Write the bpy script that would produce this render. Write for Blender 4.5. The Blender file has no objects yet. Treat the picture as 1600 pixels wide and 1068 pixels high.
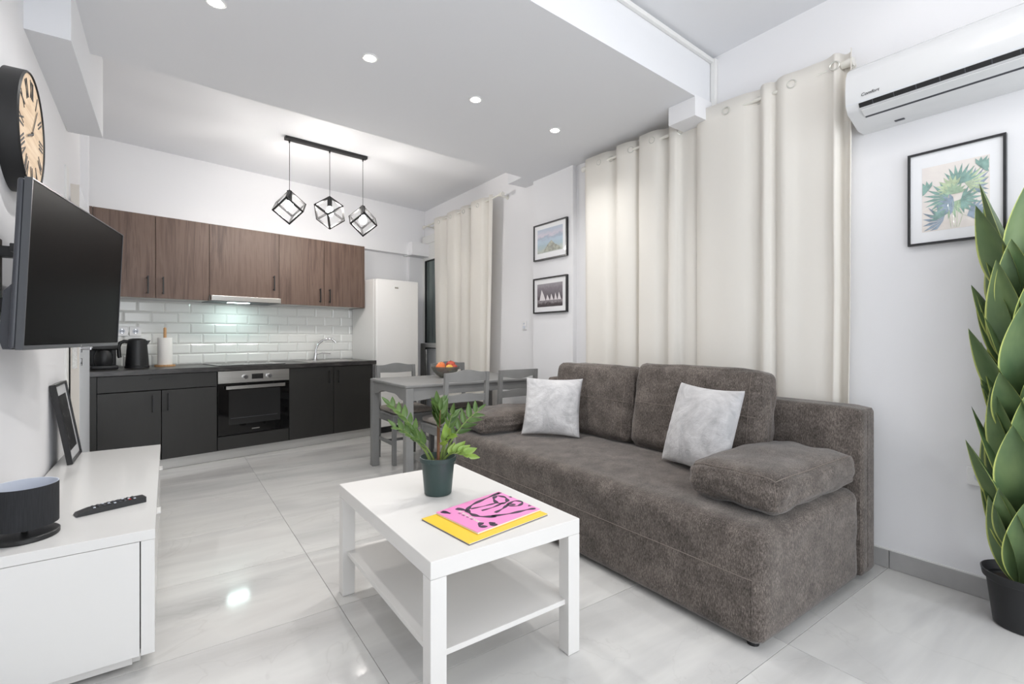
import bpy, bmesh, math, random
from mathutils import Vector, Matrix, noise
random.seed(7)
PI = math.pi
SC = bpy.context.scene
COL = SC.collection

# ------------------------------------------------------------------ camera, light, exposure
YAW = math.radians(35.4515)
CAM_H = 1.067
cd = bpy.data.cameras.new('camera'); cam = bpy.data.objects.new('camera', cd); COL.objects.link(cam)
cd.sensor_width = 36.0; cd.lens = 755.6 * 36.0 / 1600.0
cd.shift_y = -8.5 / 1600.0
cd.clip_start = 0.02
cam.location = (0, 0, CAM_H); cam.rotation_euler = (PI / 2, 0, -YAW)
SC.camera = cam

w = bpy.data.worlds.new('world'); SC.world = w; w.use_nodes = True
w.node_tree.nodes['Background'].inputs[0].default_value = (0.80, 0.88, 1.0, 1)
w.node_tree.nodes['Background'].inputs[1].default_value = 1.0

def light(name, kind, loc, power, color=(1, 1, 1), rot=(0, 0, 0), **kw):
    l = bpy.data.lights.new(name, kind); l.energy = power; l.color = color
    for k, v in kw.items(): setattr(l, k, v)
    o = bpy.data.objects.new(name, l); COL.objects.link(o); o.location = loc; o.rotation_euler = rot
    return o
# fill lamp added just inside an assumed, unseen window behind the camera
light('added_front_fill', 'AREA', (1.15, -1.56, 1.25), 48, (0.97, 0.98, 1.0), (math.radians(90), 0, 0), shape='RECTANGLE', size=2.5, size_y=2.2)

SC.view_settings.view_transform = 'Standard'
SC.view_settings.look = 'None'
SC.view_settings.gamma = 1.0
SC.view_settings.use_curve_mapping = False
SC.view_settings.exposure = 0.26
SC.cycles.max_bounces = 10
SC.cycles.diffuse_bounces = 5
SC.cycles.use_adaptive_sampling = True
SC.cycles.adaptive_threshold = 0.04
SC.cycles.glossy_bounces = 4
SC.cycles.sample_clamp_indirect = 6.0

# ------------------------------------------------------------------ helpers
def lin(c):
    return tuple((x / 255 / 12.92) if x / 255 <= 0.04045 else ((x / 255 + 0.055) / 1.055) ** 2.4 for x in c)

class NT:
    def __init__(s, name):
        s.m = bpy.data.materials.new(name); s.m.use_nodes = True
        s.t = s.m.node_tree; s.b = s.t.nodes['Principled BSDF']
    def n(s, typ, **kw):
        nd = s.t.nodes.new(typ)
        for k, v in kw.items():
            if k.startswith('i_'):
                key = k[2:]
                nd.inputs[int(key) if key.isdigit() else key].default_value = v
            else: setattr(nd, k, v)
        return nd
    def l(s, a, b): s.t.links.new(a, b)
    def ramp(s, fac, stops):
        r = s.n('ShaderNodeValToRGB'); e = r.color_ramp.elements
        while len(e) < len(stops): e.new(0.5)
        for i, (p, c) in enumerate(stops):
            e[i].position = p; e[i].color = (*lin(c), 1)
        s.l(fac, r.inputs[0]); return r
    def obj(s, scale=(1, 1, 1), rand=0):
        tc = s.n('ShaderNodeTexCoord'); mp = s.n('ShaderNodeMapping'); mp.inputs['Scale'].default_value = scale
        s.l(tc.outputs['Object'], mp.inputs['Vector'])
        if rand:
            oi = s.n('ShaderNodeObjectInfo'); mu = s.n('ShaderNodeMath', operation='MULTIPLY'); mu.inputs[1].default_value = rand
            s.l(oi.outputs['Random'], mu.inputs[0]); s.l(mu.outputs[0], mp.inputs['Location'])
        return mp.outputs[0]
    def noise(s, vec, scale, detail=3, rough=0.55, dist=0.0):
        nz = s.n('ShaderNodeTexNoise'); nz.inputs['Scale'].default_value = scale
        nz.inputs['Detail'].default_value = detail; nz.inputs['Roughness'].default_value = rough; nz.inputs['Distortion'].default_value = dist
        s.l(vec, nz.inputs['Vector']); return nz
    def bump(s, h, strength, dist=0.01):
        b = s.n('ShaderNodeBump'); b.inputs['Strength'].default_value = strength; b.inputs['Distance'].default_value = dist
        s.l(h, b.inputs['Height']); s.l(b.outputs[0], s.b.inputs['Normal'])

def plain(name, rgb, rough=0.5, metal=0.0, coat=0.0, spec=None, var=0.0, vscale=8, bump=0.0, bscale=80, stretch=(1, 1, 1), sheen=0):
    k = NT(name); k.b.inputs['Base Color'].default_value = (*lin(rgb), 1)
    k.b.inputs['Roughness'].default_value = rough; k.b.inputs['Metallic'].default_value = metal
    k.b.inputs['Coat Weight'].default_value = coat; k.b.inputs['Coat Roughness'].default_value = 0.03
    if spec is not None: k.b.inputs['Specular IOR Level'].default_value = spec
    if sheen: k.b.inputs['Sheen Weight'].default_value = sheen
    v = None
    if var:
        v = k.obj(stretch); nz = k.noise(v, vscale, 4)
        a = tuple(max(0, x * (1 - var)) for x in rgb); b = tuple(min(255, x * (1 + var)) for x in rgb)
        r = k.ramp(nz.outputs[0], [(0.3, a), (0.7, b)]); k.l(r.outputs[0], k.b.inputs['Base Color'])
    if bump:
        v = v or k.obj(stretch); nb = k.noise(v, bscale, 2); k.bump(nb.outputs[0], bump, 0.004)
    return k.m

def emit(name, rgb, strength):
    k = NT(name); k.b.inputs['Base Color'].default_value = (0.8, 0.8, 0.8, 1)
    k.b.inputs['Emission Color'].default_value = (*lin(rgb), 1); k.b.inputs['Emission Strength'].default_value = strength
    return k.m

M = {}
M['wall'] = plain('wall_paint', (232, 232, 234), 0.85, spec=0.25, bump=0.05, bscale=220)
M['ceiling'] = plain('ceiling_paint', (226, 227, 230), 0.9, spec=0.2)
M['trimw'] = plain('trim_white', (228, 228, 226), 0.5)
M['base_tile'] = plain('baseboard_tile', (164, 163, 162), 0.3, var=0.06, vscale=5)
M['grout'] = plain('grout', (150, 149, 147), 0.9)
M['white_gloss'] = plain('white_gloss_lacquer', (226, 225, 223), 0.14, spec=0.5)
M['ac_white'] = plain('air_conditioner_plastic', (216, 217, 218), 0.2)
M['white_satin'] = plain('white_satin', (222, 220, 217), 0.38)
M['white_plastic'] = plain('white_plastic', (236, 236, 236), 0.25)
M['door_white'] = plain('door_white', (228, 231, 236), 0.4)
M['door_edge'] = plain('door_edge', (214, 208, 200), 0.5)
M['anthracite'] = plain('anthracite_front', (36, 35, 33), 0.45, var=0.05, vscale=3, stretch=(8, 8, 1))
M['black'] = plain('black_metal', (30, 30, 31), 0.45)
M['black_plastic'] = plain('black_plastic', (27, 28, 30), 0.42)
M['tv_screen'] = plain('tv_screen', (13, 13, 14), 0.4, spec=0.03)
M['tv_case'] = plain('tv_case', (62, 64, 70), 0.4)
M['tv_edge'] = plain('tv_bezel', (74, 76, 80), 0.3)
M['black_glass'] = plain('black_glass', (12, 12, 13), 0.05, spec=0.5)
M['oven_glass'] = plain('oven_window', (42, 42, 42), 0.12, spec=0.4)
M['steel'] = plain('brushed_steel', (196, 194, 190), 0.27, metal=1.0, var=0.06, vscale=3, stretch=(1, 40, 40))
M['chrome'] = plain('chrome', (210, 210, 212), 0.1, metal=1.0)
M['plinth'] = plain('aluminium_plinth', (196, 195, 192), 0.3, metal=0.35)
M['fridge'] = plain('fridge_white', (232, 231, 229), 0.3)
M['tilew'] = plain('metro_tile_glaze', (232, 233, 230), 0.1, spec=0.5)
M['splashgrout'] = plain('splash_grout', (224, 224, 221), 0.9)
M['grey_wood'] = plain('grey_painted_wood', (132, 132, 131), 0.45, var=0.04, vscale=6)
M['taupe'] = plain('taupe_seat_fabric', (138, 129, 121), 0.9, var=0.08, vscale=40, bump=0.3, bscale=260, sheen=0.2)
M['frame_black'] = plain('black_frame', (36, 36, 38), 0.3)
M['mat_white'] = plain('picture_mat', (236, 237, 239), 0.5, coat=0.8)
M['eyelet'] = plain('curtain_eyelet', (206, 205, 198), 0.3, metal=0.5)
M['rod'] = plain('curtain_rod', (224, 222, 214), 0.3)
M['wood_light'] = plain('beech_wood', (196, 152, 106), 0.5, var=0.1, vscale=10, stretch=(8, 8, 1))
M['paper'] = plain('paper_towel', (238, 236, 232), 0.9, bump=0.2, bscale=150)
M['potgreen'] = plain('dark_green_pot', (48, 66, 64), 0.4)
M['potblack'] = plain('black_pot', (26, 27, 29), 0.45)
M['soil'] = plain('soil', (52, 44, 38), 1.0, bump=0.8, bscale=60)
M['lampshade'] = plain('black_lampshade', (34, 35, 38), 0.85, var=0.18, vscale=60, stretch=(6, 6, 0.3))
M['shade_in'] = plain('lampshade_lining', (205, 210, 220), 0.8)
M['seam'] = plain('seam_thread', (128, 118, 110), 0.9)
M['mag_yellow'] = plain('magazine_yellow', (245, 206, 62), 0.35)
M['mag_pink'] = plain('magazine_pink', (246, 150, 206), 0.35)
M['mag_ink'] = plain('magazine_ink', (58, 44, 66), 0.35)
M['mag_white'] = plain('magazine_pages', (232, 226, 220), 0.6)
M['red'] = plain('red_print', (190, 40, 40), 0.5)
M['stalk'] = plain('zz_stalk', (122, 84, 58), 0.6)
M['stemg'] = plain('zz_stem', (112, 132, 66), 0.5)
M['grey_tube'] = plain('grey_tube', (104, 104, 102), 0.6)
M['hoodlight'] = emit('hood_lamp', (225, 255, 250), 26)
M['bulb'] = emit('pendant_bulb', (255, 250, 244), 225)
M['down'] = emit('downlight_lens', (255, 250, 242), 45)
M['globe'] = emit('ceiling_globe', (255, 250, 244), 22)

def mk_marble():
    k = NT('marble_floor_tile')
    v = k.obj((1, 1, 1), 37.0)
    rot = k.n('ShaderNodeMapping'); rot.inputs['Rotation'].default_value = (0, 0, 0.22); rot.inputs['Scale'].default_value = (0.75, 3.6, 1)
    k.l(v, rot.inputs[0])
    n1 = k.noise(rot.outputs[0], 1.1, 4, 0.5, 0.5)
    base = k.ramp(n1.outputs[0], [(0.28, (186, 185, 183)), (0.46, (203, 202, 200)), (0.56, (213, 212, 209)), (0.74, (198, 196, 194))])
    n2 = k.noise(rot.outputs[0], 2.4, 5, 0.6, 1.6)
    sub = k.n('ShaderNodeMath', operation='SUBTRACT'); sub.inputs[1].default_value = 0.5; k.l(n2.outputs[0], sub.inputs[0])
    ab = k.n('ShaderNodeMath', operation='ABSOLUTE'); k.l(sub.outputs[0], ab.inputs[0])
    vein = k.ramp(ab.outputs[0], [(0.0, (110, 110, 110)), (0.012, (40, 40, 40)), (0.05, (0, 0, 0))])
    mix = k.n('ShaderNodeMix', data_type='RGBA'); k.l(vein.outputs[0], mix.inputs[0]); k.l(base.outputs[0], mix.inputs[6])
    mix.inputs[7].default_value = (*lin((216, 213, 208)), 1)
    n3 = k.noise(v, 1.2, 5, 0.55, 1.2)
    s3 = k.n('ShaderNodeMath', operation='SUBTRACT'); s3.inputs[1].default_value = 0.47; k.l(n3.outputs[0], s3.inputs[0])
    a3 = k.n('ShaderNodeMath', operation='ABSOLUTE'); k.l(s3.outputs[0], a3.inputs[0])
    v3 = k.ramp(a3.outputs[0], [(0.0, (96, 96, 96)), (0.005, (24, 24, 24)), (0.015, (0, 0, 0))])
    mix2 = k.n('ShaderNodeMix', data_type='RGBA'); k.l(v3.outputs[0], mix2.inputs[0]); k.l(mix.outputs[2], mix2.inputs[6])
    mix2.inputs[7].default_value = (*lin((140, 136, 132)), 1)
    k.l(mix2.outputs[2], k.b.inputs['Base Color'])
    k.b.inputs['Roughness'].default_value = 0.09
    return k.m
M['marble'] = mk_marble()

def mk_wood():
    k = NT('walnut_front'); v = k.obj((9, 9, 0.55), 11.0)
    n1 = k.noise(v, 2.2, 6, 0.62, 0.6)
    v2 = k.obj((70, 70, 1.6), 5.0); n2 = k.noise(v2, 2.0, 3)
    add = k.n('ShaderNodeMath', operation='MULTIPLY_ADD'); add.inputs[1].default_value = 0.3; k.l(n2.outputs[0], add.inputs[0]); k.l(n1.outputs[0], add.inputs[2])
    r = k.ramp(add.outputs[0], [(0.45, (78, 60, 52)), (0.6, (101, 81, 71)), (0.68, (111, 91, 80)), (0.82, (93, 73, 63))])
    k.l(r.outputs[0], k.b.inputs['Base Color']); k.b.inputs['Roughness'].default_value = 0.5
    k.bump(n2.outputs[0], 0.1, 0.002); return k.m
M['wood'] = mk_wood()

def mk_worktop():
    k = NT('dark_stone_worktop'); v = k.obj((2, 8, 8)); n1 = k.noise(v, 4, 6, 0.65, 1.0)
    r = k.ramp(n1.outputs[0], [(0.35, (34, 33, 33)), (0.55, (58, 56, 55)), (0.72, (92, 88, 84))])
    k.l(r.outputs[0], k.b.inputs['Base Color']); k.b.inputs['Roughness'].default_value = 0.3; return k.m
M['worktop'] = mk_worktop()

def mk_sofa():
    k = NT('sofa_fabric'); v = k.obj(); n1 = k.noise(v, 9, 6, 0.75)
    v2 = k.obj((1, 1, 0.35)); n2 = k.noise(v2, 260, 3, 0.75)
    add = k.n('ShaderNodeMath', operation='MULTIPLY_ADD'); add.inputs[1].default_value = 0.9; k.l(n2.outputs[0], add.inputs[0]); h_ = k.n('ShaderNodeMath', operation='MULTIPLY_ADD'); h_.inputs[1].default_value = 0.55; h_.inputs[2].default_value = 0.07; k.l(n1.outputs[0], h_.inputs[0]); k.l(h_.outputs[0], add.inputs[2])
    r = k.ramp(add.outputs[0], [(0.62, (60, 55, 52)), (0.80, (94, 87, 82)), (0.98, (130, 121, 115))])
    k.l(r.outputs[0], k.b.inputs['Base Color']); k.b.inputs['Roughness'].default_value = 0.95
    k.b.inputs['Specular IOR Level'].default_value = 0.15; k.b.inputs['Sheen Weight'].default_value = 0.25; k.b.inputs['Sheen Roughness'].default_value = 0.4
    k.bump(n2.outputs[0], 0.35, 0.003); return k.m
M['sofa'] = mk_sofa()

def mk_velvet():
    k = NT('pale_grey_velvet'); v = k.obj(); n1 = k.noise(v, 5, 5, 0.65, 1.2)
    r = k.ramp(n1.outputs[0], [(0.3, (160, 160, 162)), (0.5, (192, 191, 192)), (0.7, (212, 211, 211))])
    k.l(r.outputs[0], k.b.inputs['Base Color']); k.b.inputs['Roughness'].default_value = 0.8
    k.b.inputs['Sheen Weight'].default_value = 0.5; k.b.inputs['Sheen Roughness'].default_value = 0.3
    nb = k.noise(v, 22, 3, 0.6, 1.5); k.bump(nb.outputs[0], 0.35, 0.01); return k.m
M['velvet'] = mk_velvet()

def mk_curtain():
    k = NT('cream_curtain_cloth'); k.b.inputs['Base Color'].default_value = (*lin((245, 243, 238)), 1)
    k.b.inputs['Roughness'].default_value = 0.9; k.b.inputs['Specular IOR Level'].default_value = 0.1
    v = k.obj((60, 60, 4)); nb = k.noise(v, 10, 2); k.bump(nb.outputs[0], 0.06, 0.003)
    tr = k.n('ShaderNodeBsdfTranslucent'); tr.inputs[0].default_value = (*lin((250, 244, 234)), 1)
    mx = k.n('ShaderNodeMixShader'); mx.inputs[0].default_value = 0.3
    k.l(k.b.outputs[0], mx.inputs[1]); k.l(tr.outputs[0], mx.inputs[2])
    k.l(mx.outputs[0], k.t.nodes['Material Output'].inputs['Surface']); return k.m
M['curtain'] = mk_curtain()

def mk_leaf(name, mid, edge, dark, mw=0.1):
    k = NT(name); uv = k.n('ShaderNodeUVMap'); sp = k.n('ShaderNodeSeparateXYZ'); k.l(uv.outputs[0], sp.inputs[0])
    s1 = k.n('ShaderNodeMath', operation='SUBTRACT'); s1.inputs[1].default_value = 0.5; k.l(sp.outputs[0], s1.inputs[0])
    a1 = k.n('ShaderNodeMath', operation='ABSOLUTE'); k.l(s1.outputs[0], a1.inputs[0])
    m2 = k.n('ShaderNodeMath', operation='MULTIPLY'); m2.inputs[1].default_value = 2.0; k.l(a1.outputs[0], m2.inputs[0])
    v = k.obj((1, 1, 0.4), 9.0); nz = k.noise(v, 14, 3)
    body = k.ramp(nz.outputs[0], [(0.3, dark), (0.7, mid)])
    ed = k.ramp(m2.outputs[0], [(1 - mw - 0.04, (0, 0, 0)), (1 - mw + 0.02, (255, 255, 255))])
    mix = k.n('ShaderNodeMix', data_type='RGBA'); k.l(ed.outputs[0], mix.inputs[0]); k.l(body.outputs[0], mix.inputs[6]); mix.inputs[7].default_value = (*lin(edge), 1)
    k.l(mix.outputs[2], k.b.inputs['Base Color']); k.b.inputs['Roughness'].default_value = 0.42
    return k.m
M['snake'] = mk_leaf('variegated_leaf', (108, 130, 84), (190, 198, 112), (78, 104, 68), 0.055)
M['zzleaf'] = mk_leaf('zz_leaf', (98, 126, 62), (112, 140, 72), (64, 92, 46), 0.03)
M['zzlight'] = mk_leaf('zz_young_leaf', (150, 176, 78), (160, 186, 90), (116, 148, 58), 0.03)

def mk_fruit(name, a, b, rough=0.35):
    k = NT(name); v = k.obj((1, 1, 1), 5.0); n1 = k.noise(v, 16, 4)
    r = k.ramp(n1.outputs[0], [(0.35, a), (0.65, b)]); k.l(r.outputs[0], k.b.inputs['Base Color']); k.b.inputs['Roughness'].default_value = rough; return k.m
M['apple'] = mk_fruit('red_apple', (150, 36, 34), (206, 96, 70)); M['orange'] = mk_fruit('orange_fruit', (218, 104, 44), (230, 128, 66), 0.5)
M['yellow'] = mk_fruit('yellow_fruit', (226, 168, 60), (238, 190, 84), 0.4); M['peach'] = mk_fruit('peach_fruit', (214, 96, 64), (238, 160, 104), 0.6)

def mk_glass(name, rgb, rough=0.02, alpha=0.35):
    k = NT(name); k.b.inputs['Base Color'].default_value = (*lin(rgb), 1); k.b.inputs['Roughness'].default_value = rough
    tr = k.n('ShaderNodeBsdfTransparent'); tr.inputs[0].default_value = (*lin(rgb), 1)
    mx = k.n('ShaderNodeMixShader'); mx.inputs[0].default_value = alpha
    k.l(tr.outputs[0], mx.inputs[1]); k.l(k.b.outputs[0], mx.inputs[2]); k.l(mx.outputs[0], k.t.nodes['Material Output'].inputs['Surface']); return k.m
M['bowl_glass'] = mk_glass('smoked_glass_bowl', (196, 196, 190), 0.05, 0.22)
M['clear_glass'] = mk_glass('clear_glass', (240, 245, 246), 0.01, 0.12)
def mk_frost():
    k = NT('dark_frosted_pane'); v = k.obj(); sp = k.n('ShaderNodeSeparateXYZ'); k.l(v, sp.inputs[0])
    n1 = k.noise(k.obj((1, 3, 0.6)), 3, 3)
    r = k.ramp(n1.outputs[0], [(0.3, (88, 100, 98)), (0.7, (124, 136, 134))]); k.l(r.outputs[0], k.b.inputs['Base Color']); k.b.inputs['Roughness'].default_value = 0.25
    return k.m
M['frost'] = mk_frost()

class B:
    """collects shapes in one bmesh"""
    def __init__(s): s.bm = bmesh.new()
    def box(s, x0, y0, z0, x1, y1, z1, mat=None):
        g = bmesh.ops.create_cube(s.bm, size=1.0)['verts']
        mt = Matrix.Translation(((x0 + x1) / 2, (y0 + y1) / 2, (z0 + z1) / 2)) @ Matrix.Diagonal((abs(x1 - x0), abs(y1 - y0), abs(z1 - z0), 1))
        if mat is not None: mt = mat @ mt
        bmesh.ops.transform(s.bm, matrix=mt, verts=g); return s
    def cyl(s, p0, p1, r0, r1=None, seg=20, cap=True):
        p0 = Vector(p0); p1 = Vector(p1); d = p1 - p0
        if r1 is None: r1 = r0
        g = bmesh.ops.create_cone(s.bm, cap_ends=cap, segments=seg, radius1=r0, radius2=r1, depth=d.length)['verts']
        q = Vector((0, 0, 1)).rotation_difference(d.normalized()).to_matrix().to_4x4()
        bmesh.ops.transform(s.bm, matrix=Matrix.Translation((p0 + p1) / 2) @ q, verts=g); return s
    def sph(s, c, r, sc=(1, 1, 1), u=20, v=12):
        g = bmesh.ops.create_uvsphere(s.bm, u_segments=u, v_segments=v, radius=r)['verts']
        bmesh.ops.transform(s.bm, matrix=Matrix.Translation(c) @ Matrix.Diagonal((*sc, 1)), verts=g); return s
    def tube(s, pts, r, seg=8, closed=False, rs=None):
        pts = [Vector(p) for p in pts]; n = len(pts); rings = []
        up = None
        for i, p in enumerate(pts):
            if closed: t = (pts[(i + 1) % n] - pts[i - 1]).normalized()
            else: t = (pts[min(i + 1, n - 1)] - pts[max(i - 1, 0)]).normalized()
            if up is None:
                up = Vector((0, 0, 1)) if abs(t.z) < 0.9 else Vector((1, 0, 0))
            a = t.cross(up).normalized(); b = a.cross(t).normalized(); up = b
            rr = rs[i] if rs else r
            rings.append([s.bm.verts.new(p + a * rr * math.cos(2 * PI * k / seg) + b * rr * math.sin(2 * PI * k / seg)) for k in range(seg)])
        m = n if closed else n - 1
        for i in range(m):
            A = rings[i]; C = rings[(i + 1) % n]
            for k in range(seg): s.bm.faces.new((A[k], A[(k + 1) % seg], C[(k + 1) % seg], C[k]))
        if not closed:
            s.bm.faces.new(rings[0][::-1]); s.bm.faces.new(rings[-1])
        return s
    def lathe(s, prof, c=(0, 0, 0), seg=32, mat=None):
        rings = []
        for r, z in prof:
            if r < 1e-6: rings.append([s.bm.verts.new((c[0], c[1], c[2] + z))])
            else: rings.append([s.bm.verts.new((c[0] + r * math.cos(2 * PI * k / seg), c[1] + r * math.sin(2 * PI * k / seg), c[2] + z)) for k in range(seg)])
        for A, C in zip(rings, rings[1:]):
            for k in range(seg):
                a = [A[k % len(A)], A[(k + 1) % seg % len(A)], C[(k + 1) % seg % len(C)], C[k % len(C)]]
                f = []
                for v in a:
                    if v not in f: f.append(v)
                if len(f) > 2: s.bm.faces.new(f)
        if mat is not None: bmesh.ops.transform(s.bm, matrix=mat, verts=[v for r in rings for v in r])
        return s
    def prism(s, poly, a0, a1, axis='z', mat=None):
        def P(p, h):
            return (p[0], p[1], h) if axis == 'z' else (p[0], h, p[1]) if axis == 'y' else (h, p[0], p[1])
        lo = [s.bm.verts.new(P(p, a0)) for p in poly]; hi = [s.bm.verts.new(P(p, a1)) for p in poly]; n = len(poly)
        s.bm.faces.new(lo[::-1]); s.bm.faces.new(hi)
        for i in range(n): s.bm.faces.new((lo[i], lo[(i + 1) % n], hi[(i + 1) % n], hi[i]))
        if mat is not None: bmesh.ops.transform(s.bm, matrix=mat, verts=lo + hi)
        return s
    def grid(s, f, nu, nv, uv=False):
        vs = [[s.bm.verts.new(f(i / nu, j / nv)) for j in range(nv + 1)] for i in range(nu + 1)]
        lay = s.bm.loops.layers.uv.verify() if uv else None
        for i in range(nu):
            for j in range(nv):
                try: fc = s.bm.faces.new((vs[i][j], vs[i + 1][j], vs[i + 1][j + 1], vs[i][j + 1]))
                except ValueError: continue
                if uv:
                    for lp, (a, b) in zip(fc.loops, ((i, j), (i + 1, j), (i + 1, j + 1), (i, j + 1))): lp[lay].uv = (a / nu, b / nv)
        return s
    def bevel(s, w, seg=2):
        es = [e for e in s.bm.edges if len(e.link_faces) == 2 and e.calc_face_angle(0) > 0.5]
        bmesh.ops.bevel(s.bm, geom=es, offset=w, segments=seg, profile=0.5, affect='EDGES', clamp_overlap=True); return s
    def mesh(s, name, recalc=True):
        if recalc: bmesh.ops.recalc_face_normals(s.bm, faces=s.bm.faces[:])
        me = bpy.data.meshes.new(name); s.bm.to_mesh(me); s.bm.free(); return me

def link(name, me, mat, parent=None, loc=(0, 0, 0), rot=(0, 0, 0), smooth=False, ang=None):
    if mat is not None and not me.materials: me.materials.append(M[mat] if isinstance(mat, str) else mat)
    if smooth:
        me.polygons.foreach_set('use_smooth', [True] * len(me.polygons))
        if ang is not None:
            try: me.set_sharp_from_angle(angle=math.radians(ang))
            except Exception: pass
    o = bpy.data.objects.new(name, me); COL.objects.link(o); o.location = loc; o.rotation_euler = rot
    if parent is not None: o.parent = parent
    return o
def put(name, b, mat, parent=None, loc=(0, 0, 0), rot=(0, 0, 0), smooth=False, ang=35, recalc=True):
    return link(name, b.mesh(name, recalc), mat, parent, loc, rot, smooth, ang)
def tag(o, label, cat, group=None):
    o['label'] = label; o['category'] = cat
    if group: o['group'] = group
    return o
def thing(name, label, cat, loc=(0, 0, 0), rz=0.0, group=None):
    o = bpy.data.objects.new(name, None); COL.objects.link(o); o.location = loc; o.rotation_euler = (0, 0, rz); o.empty_display_size = 0.1
    return tag(o, label, cat, group)
def struct(name, b, mat, parent=None, **kw):
    o = put(name, b, mat, parent, **kw)
    if parent is None: o['kind'] = 'structure'
    return o
def dup(root, loc, rz, label):
    r = root.copy(); COL.objects.link(r); r.location = loc; r.rotation_euler = (0, 0, rz); r['label'] = label
    for ch in root.children:
        k = ch.copy(); COL.objects.link(k); k.parent = r
        for g in ch.children:
            d = g.copy(); COL.objects.link(d); d.parent = k
    return r
def box1(x0, y0, z0, x1, y1, z1, bev=0.0, seg=2):
    b = B().box(x0, y0, z0, x1, y1, z1)
    if bev: b.bevel(bev, seg)
    return b

class RB:
    """rounded, bulging box: maps a point of the unit cube's surface to the cushion's surface"""
    def __init__(s, sx, sy, sz, r, bx=0, by=0, bz=0, nz=0.0, seed=0, ns=3.0, warp=None):
        s.h = Vector((sx / 2, sy / 2, sz / 2)); s.r = r; s.b = (bx, by, bz); s.nz = nz; s.rl = None; s.seed = seed; s.ns = ns; s.warp = warp
    def __call__(s, a, b, c, off=0.0):
        p = Vector((a * s.h.x, b * s.h.y, c * s.h.z)); R_ = s.r if (c >= 0 or s.rl is None) else s.rl
        q = Vector([max(-h + R_, min(h - R_, v)) for v, h in zip(p, s.h)])
        d = p - q
        if d.length > 1e-9: d = d.normalized()
        p = q + d * (R_ + off)
        A, Bb, C = 1 - a * a, 1 - b * b, 1 - c * c
        p.x += s.b[0] * a * Bb * C; p.y += s.b[1] * b * A * C; p.z += s.b[2] * c * A * Bb
        if s.nz: p += d * s.nz * noise.noise(Vector((a, b, c)) * s.ns + Vector((s.seed, 0, 0)))
        if s.warp: p = s.warp(p)
        return p
    def mesh(s, n=14):
        b = B(); bmesh.ops.create_cube(b.bm, size=2.0)
        bmesh.ops.subdivide_edges(b.bm, edges=b.bm.edges[:], cuts=n, use_grid_fill=True)
        for v in b.bm.verts:
            # cluster samples near edges so the rounding stays smooth
            t = [math.copysign(1 - (1 - abs(k)) ** 1.35, k) for k in v.co]
            v.co = s(*t)
        return b
    def seam(s, pts, r=0.0012, n=24, off=0.001):
        out = []
        for p, q in zip(pts, pts[1:]):
            for i in range(n): out.append(s(*[a + (b2 - a) * i / n for a, b2 in zip(p, q)], off=off))
        out.append(s(*pts[-1], off=off))
        return B().tube(out, r, 6)

# ------------------------------------------------------------------ setting
FX0, FX1, FY0, FY1 = -0.9, 3.0, -1.75, 6.6
fl = struct('floor', B().box(FX0, FY0, -0.12, FX1, FY1, -0.0025), 'grout')
xs = [FX0, 0.555, 1.755, FX1]
ys = [0.812 + 0.572 * k for k in range(-4, 11)]
ys = [FY0] + [y for y in ys if FY0 + 0.05 < y < FY1 - 0.05] + [FY1]
tile_me = {}
for i in range(3):
    for j in range(len(ys) - 1):
        wx, wy = xs[i + 1] - xs[i] - 0.0022, ys[j + 1] - ys[j] - 0.0022
        key = (round(wx, 4), round(wy, 4))
        if key not in tile_me: tile_me[key] = box1(-wx / 2, -wy / 2, -0.01, wx / 2, wy / 2, 0, 0.0006, 1).mesh('floor_tile')
        link('floor_tile', tile_me[key], 'marble', fl, ((xs[i] + xs[i + 1]) / 2, (ys[j] + ys[j + 1]) / 2, 0))

CF, CK, SOF = 2.765, 2.715, 2.477        # front ceiling, kitchen ceiling, dropped ceiling
# right wall with its shallow steps
struct('wall_right', B().prism([(3.0, -1.75), (3.0, 6.6), (2.77, 6.6), (2.77, 3.48), (2.715, 3.48), (2.715, 2.95), (2.755, 2.95), (2.755, 1.87), (2.715, 1.87), (2.715, -1.75)], 0, 2.8), 'wall')
struct('wall_left', B().prism([(-0.9, -1.75), (-0.445, -1.75), (-0.445, 2.3), (-0.474, 3.77), (-0.51, 3.775), (-0.51, 4.595), (-0.463, 4.595), (-0.463, 4.628), (-0.74, 4.628), (-0.74, 6.6), (-0.9, 6.6)], 0, 2.8), 'wall')
wf = B().box(-0.45, -1.75, 0, -0.12, -1.62, 2.8).box(2.42, -1.75, 0, 2.715, -1.62, 2.8).box(-0.12, -1.75, 2.38, 2.42, -1.62, 2.8)
struct('wall_front', wf, 'wall')
wd = struct('window_1', B().box(-0.12, -1.72, 0.06, -0.06, -1.65, 2.38).box(2.36, -1.72, 0.06, 2.42, -1.65, 2.38).box(1.12, -1.72, 0.06, 1.18, -1.65, 2.38).box(-0.12, -1.72, 2.32, 2.42, -1.65, 2.38).box(-0.12, -1.72, 0.0, 2.42, -1.65, 0.06), 'trimw')  # unseen window, assumed behind the camera to account for the daylight fill
put('pane', B().box(-0.06, -1.69, 0.06, 1.12, -1.683, 2.32), 'clear_glass', wd)
put('pane', B().box(1.18, -1.69, 0.06, 2.36, -1.683, 2.32), 'clear_glass', wd)
struct('ceiling_front', B().box(-0.9, -1.75, CF, 3.0, 2.2, CF + 0.1), 'ceiling')
struct('ceiling_back', B().box(-0.9, 3.0, CK, 3.0, 6.6, CK + 0.1), 'ceiling')
bf = lambda x: 1.609 + 0.0615 * (x - 1.236)
bb = lambda x: 3.182 + 0.09 * (x + 0.341)
struct('ceiling_middle', B().prism([(-0.5, bf(-0.5)), (2.8, bf(2.8)), (2.8, 3.664), (2.565, 3.664), (2.56, bb(2.56)), (-0.5, bb(-0.5))], SOF, 2.85), 'ceiling')
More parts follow.
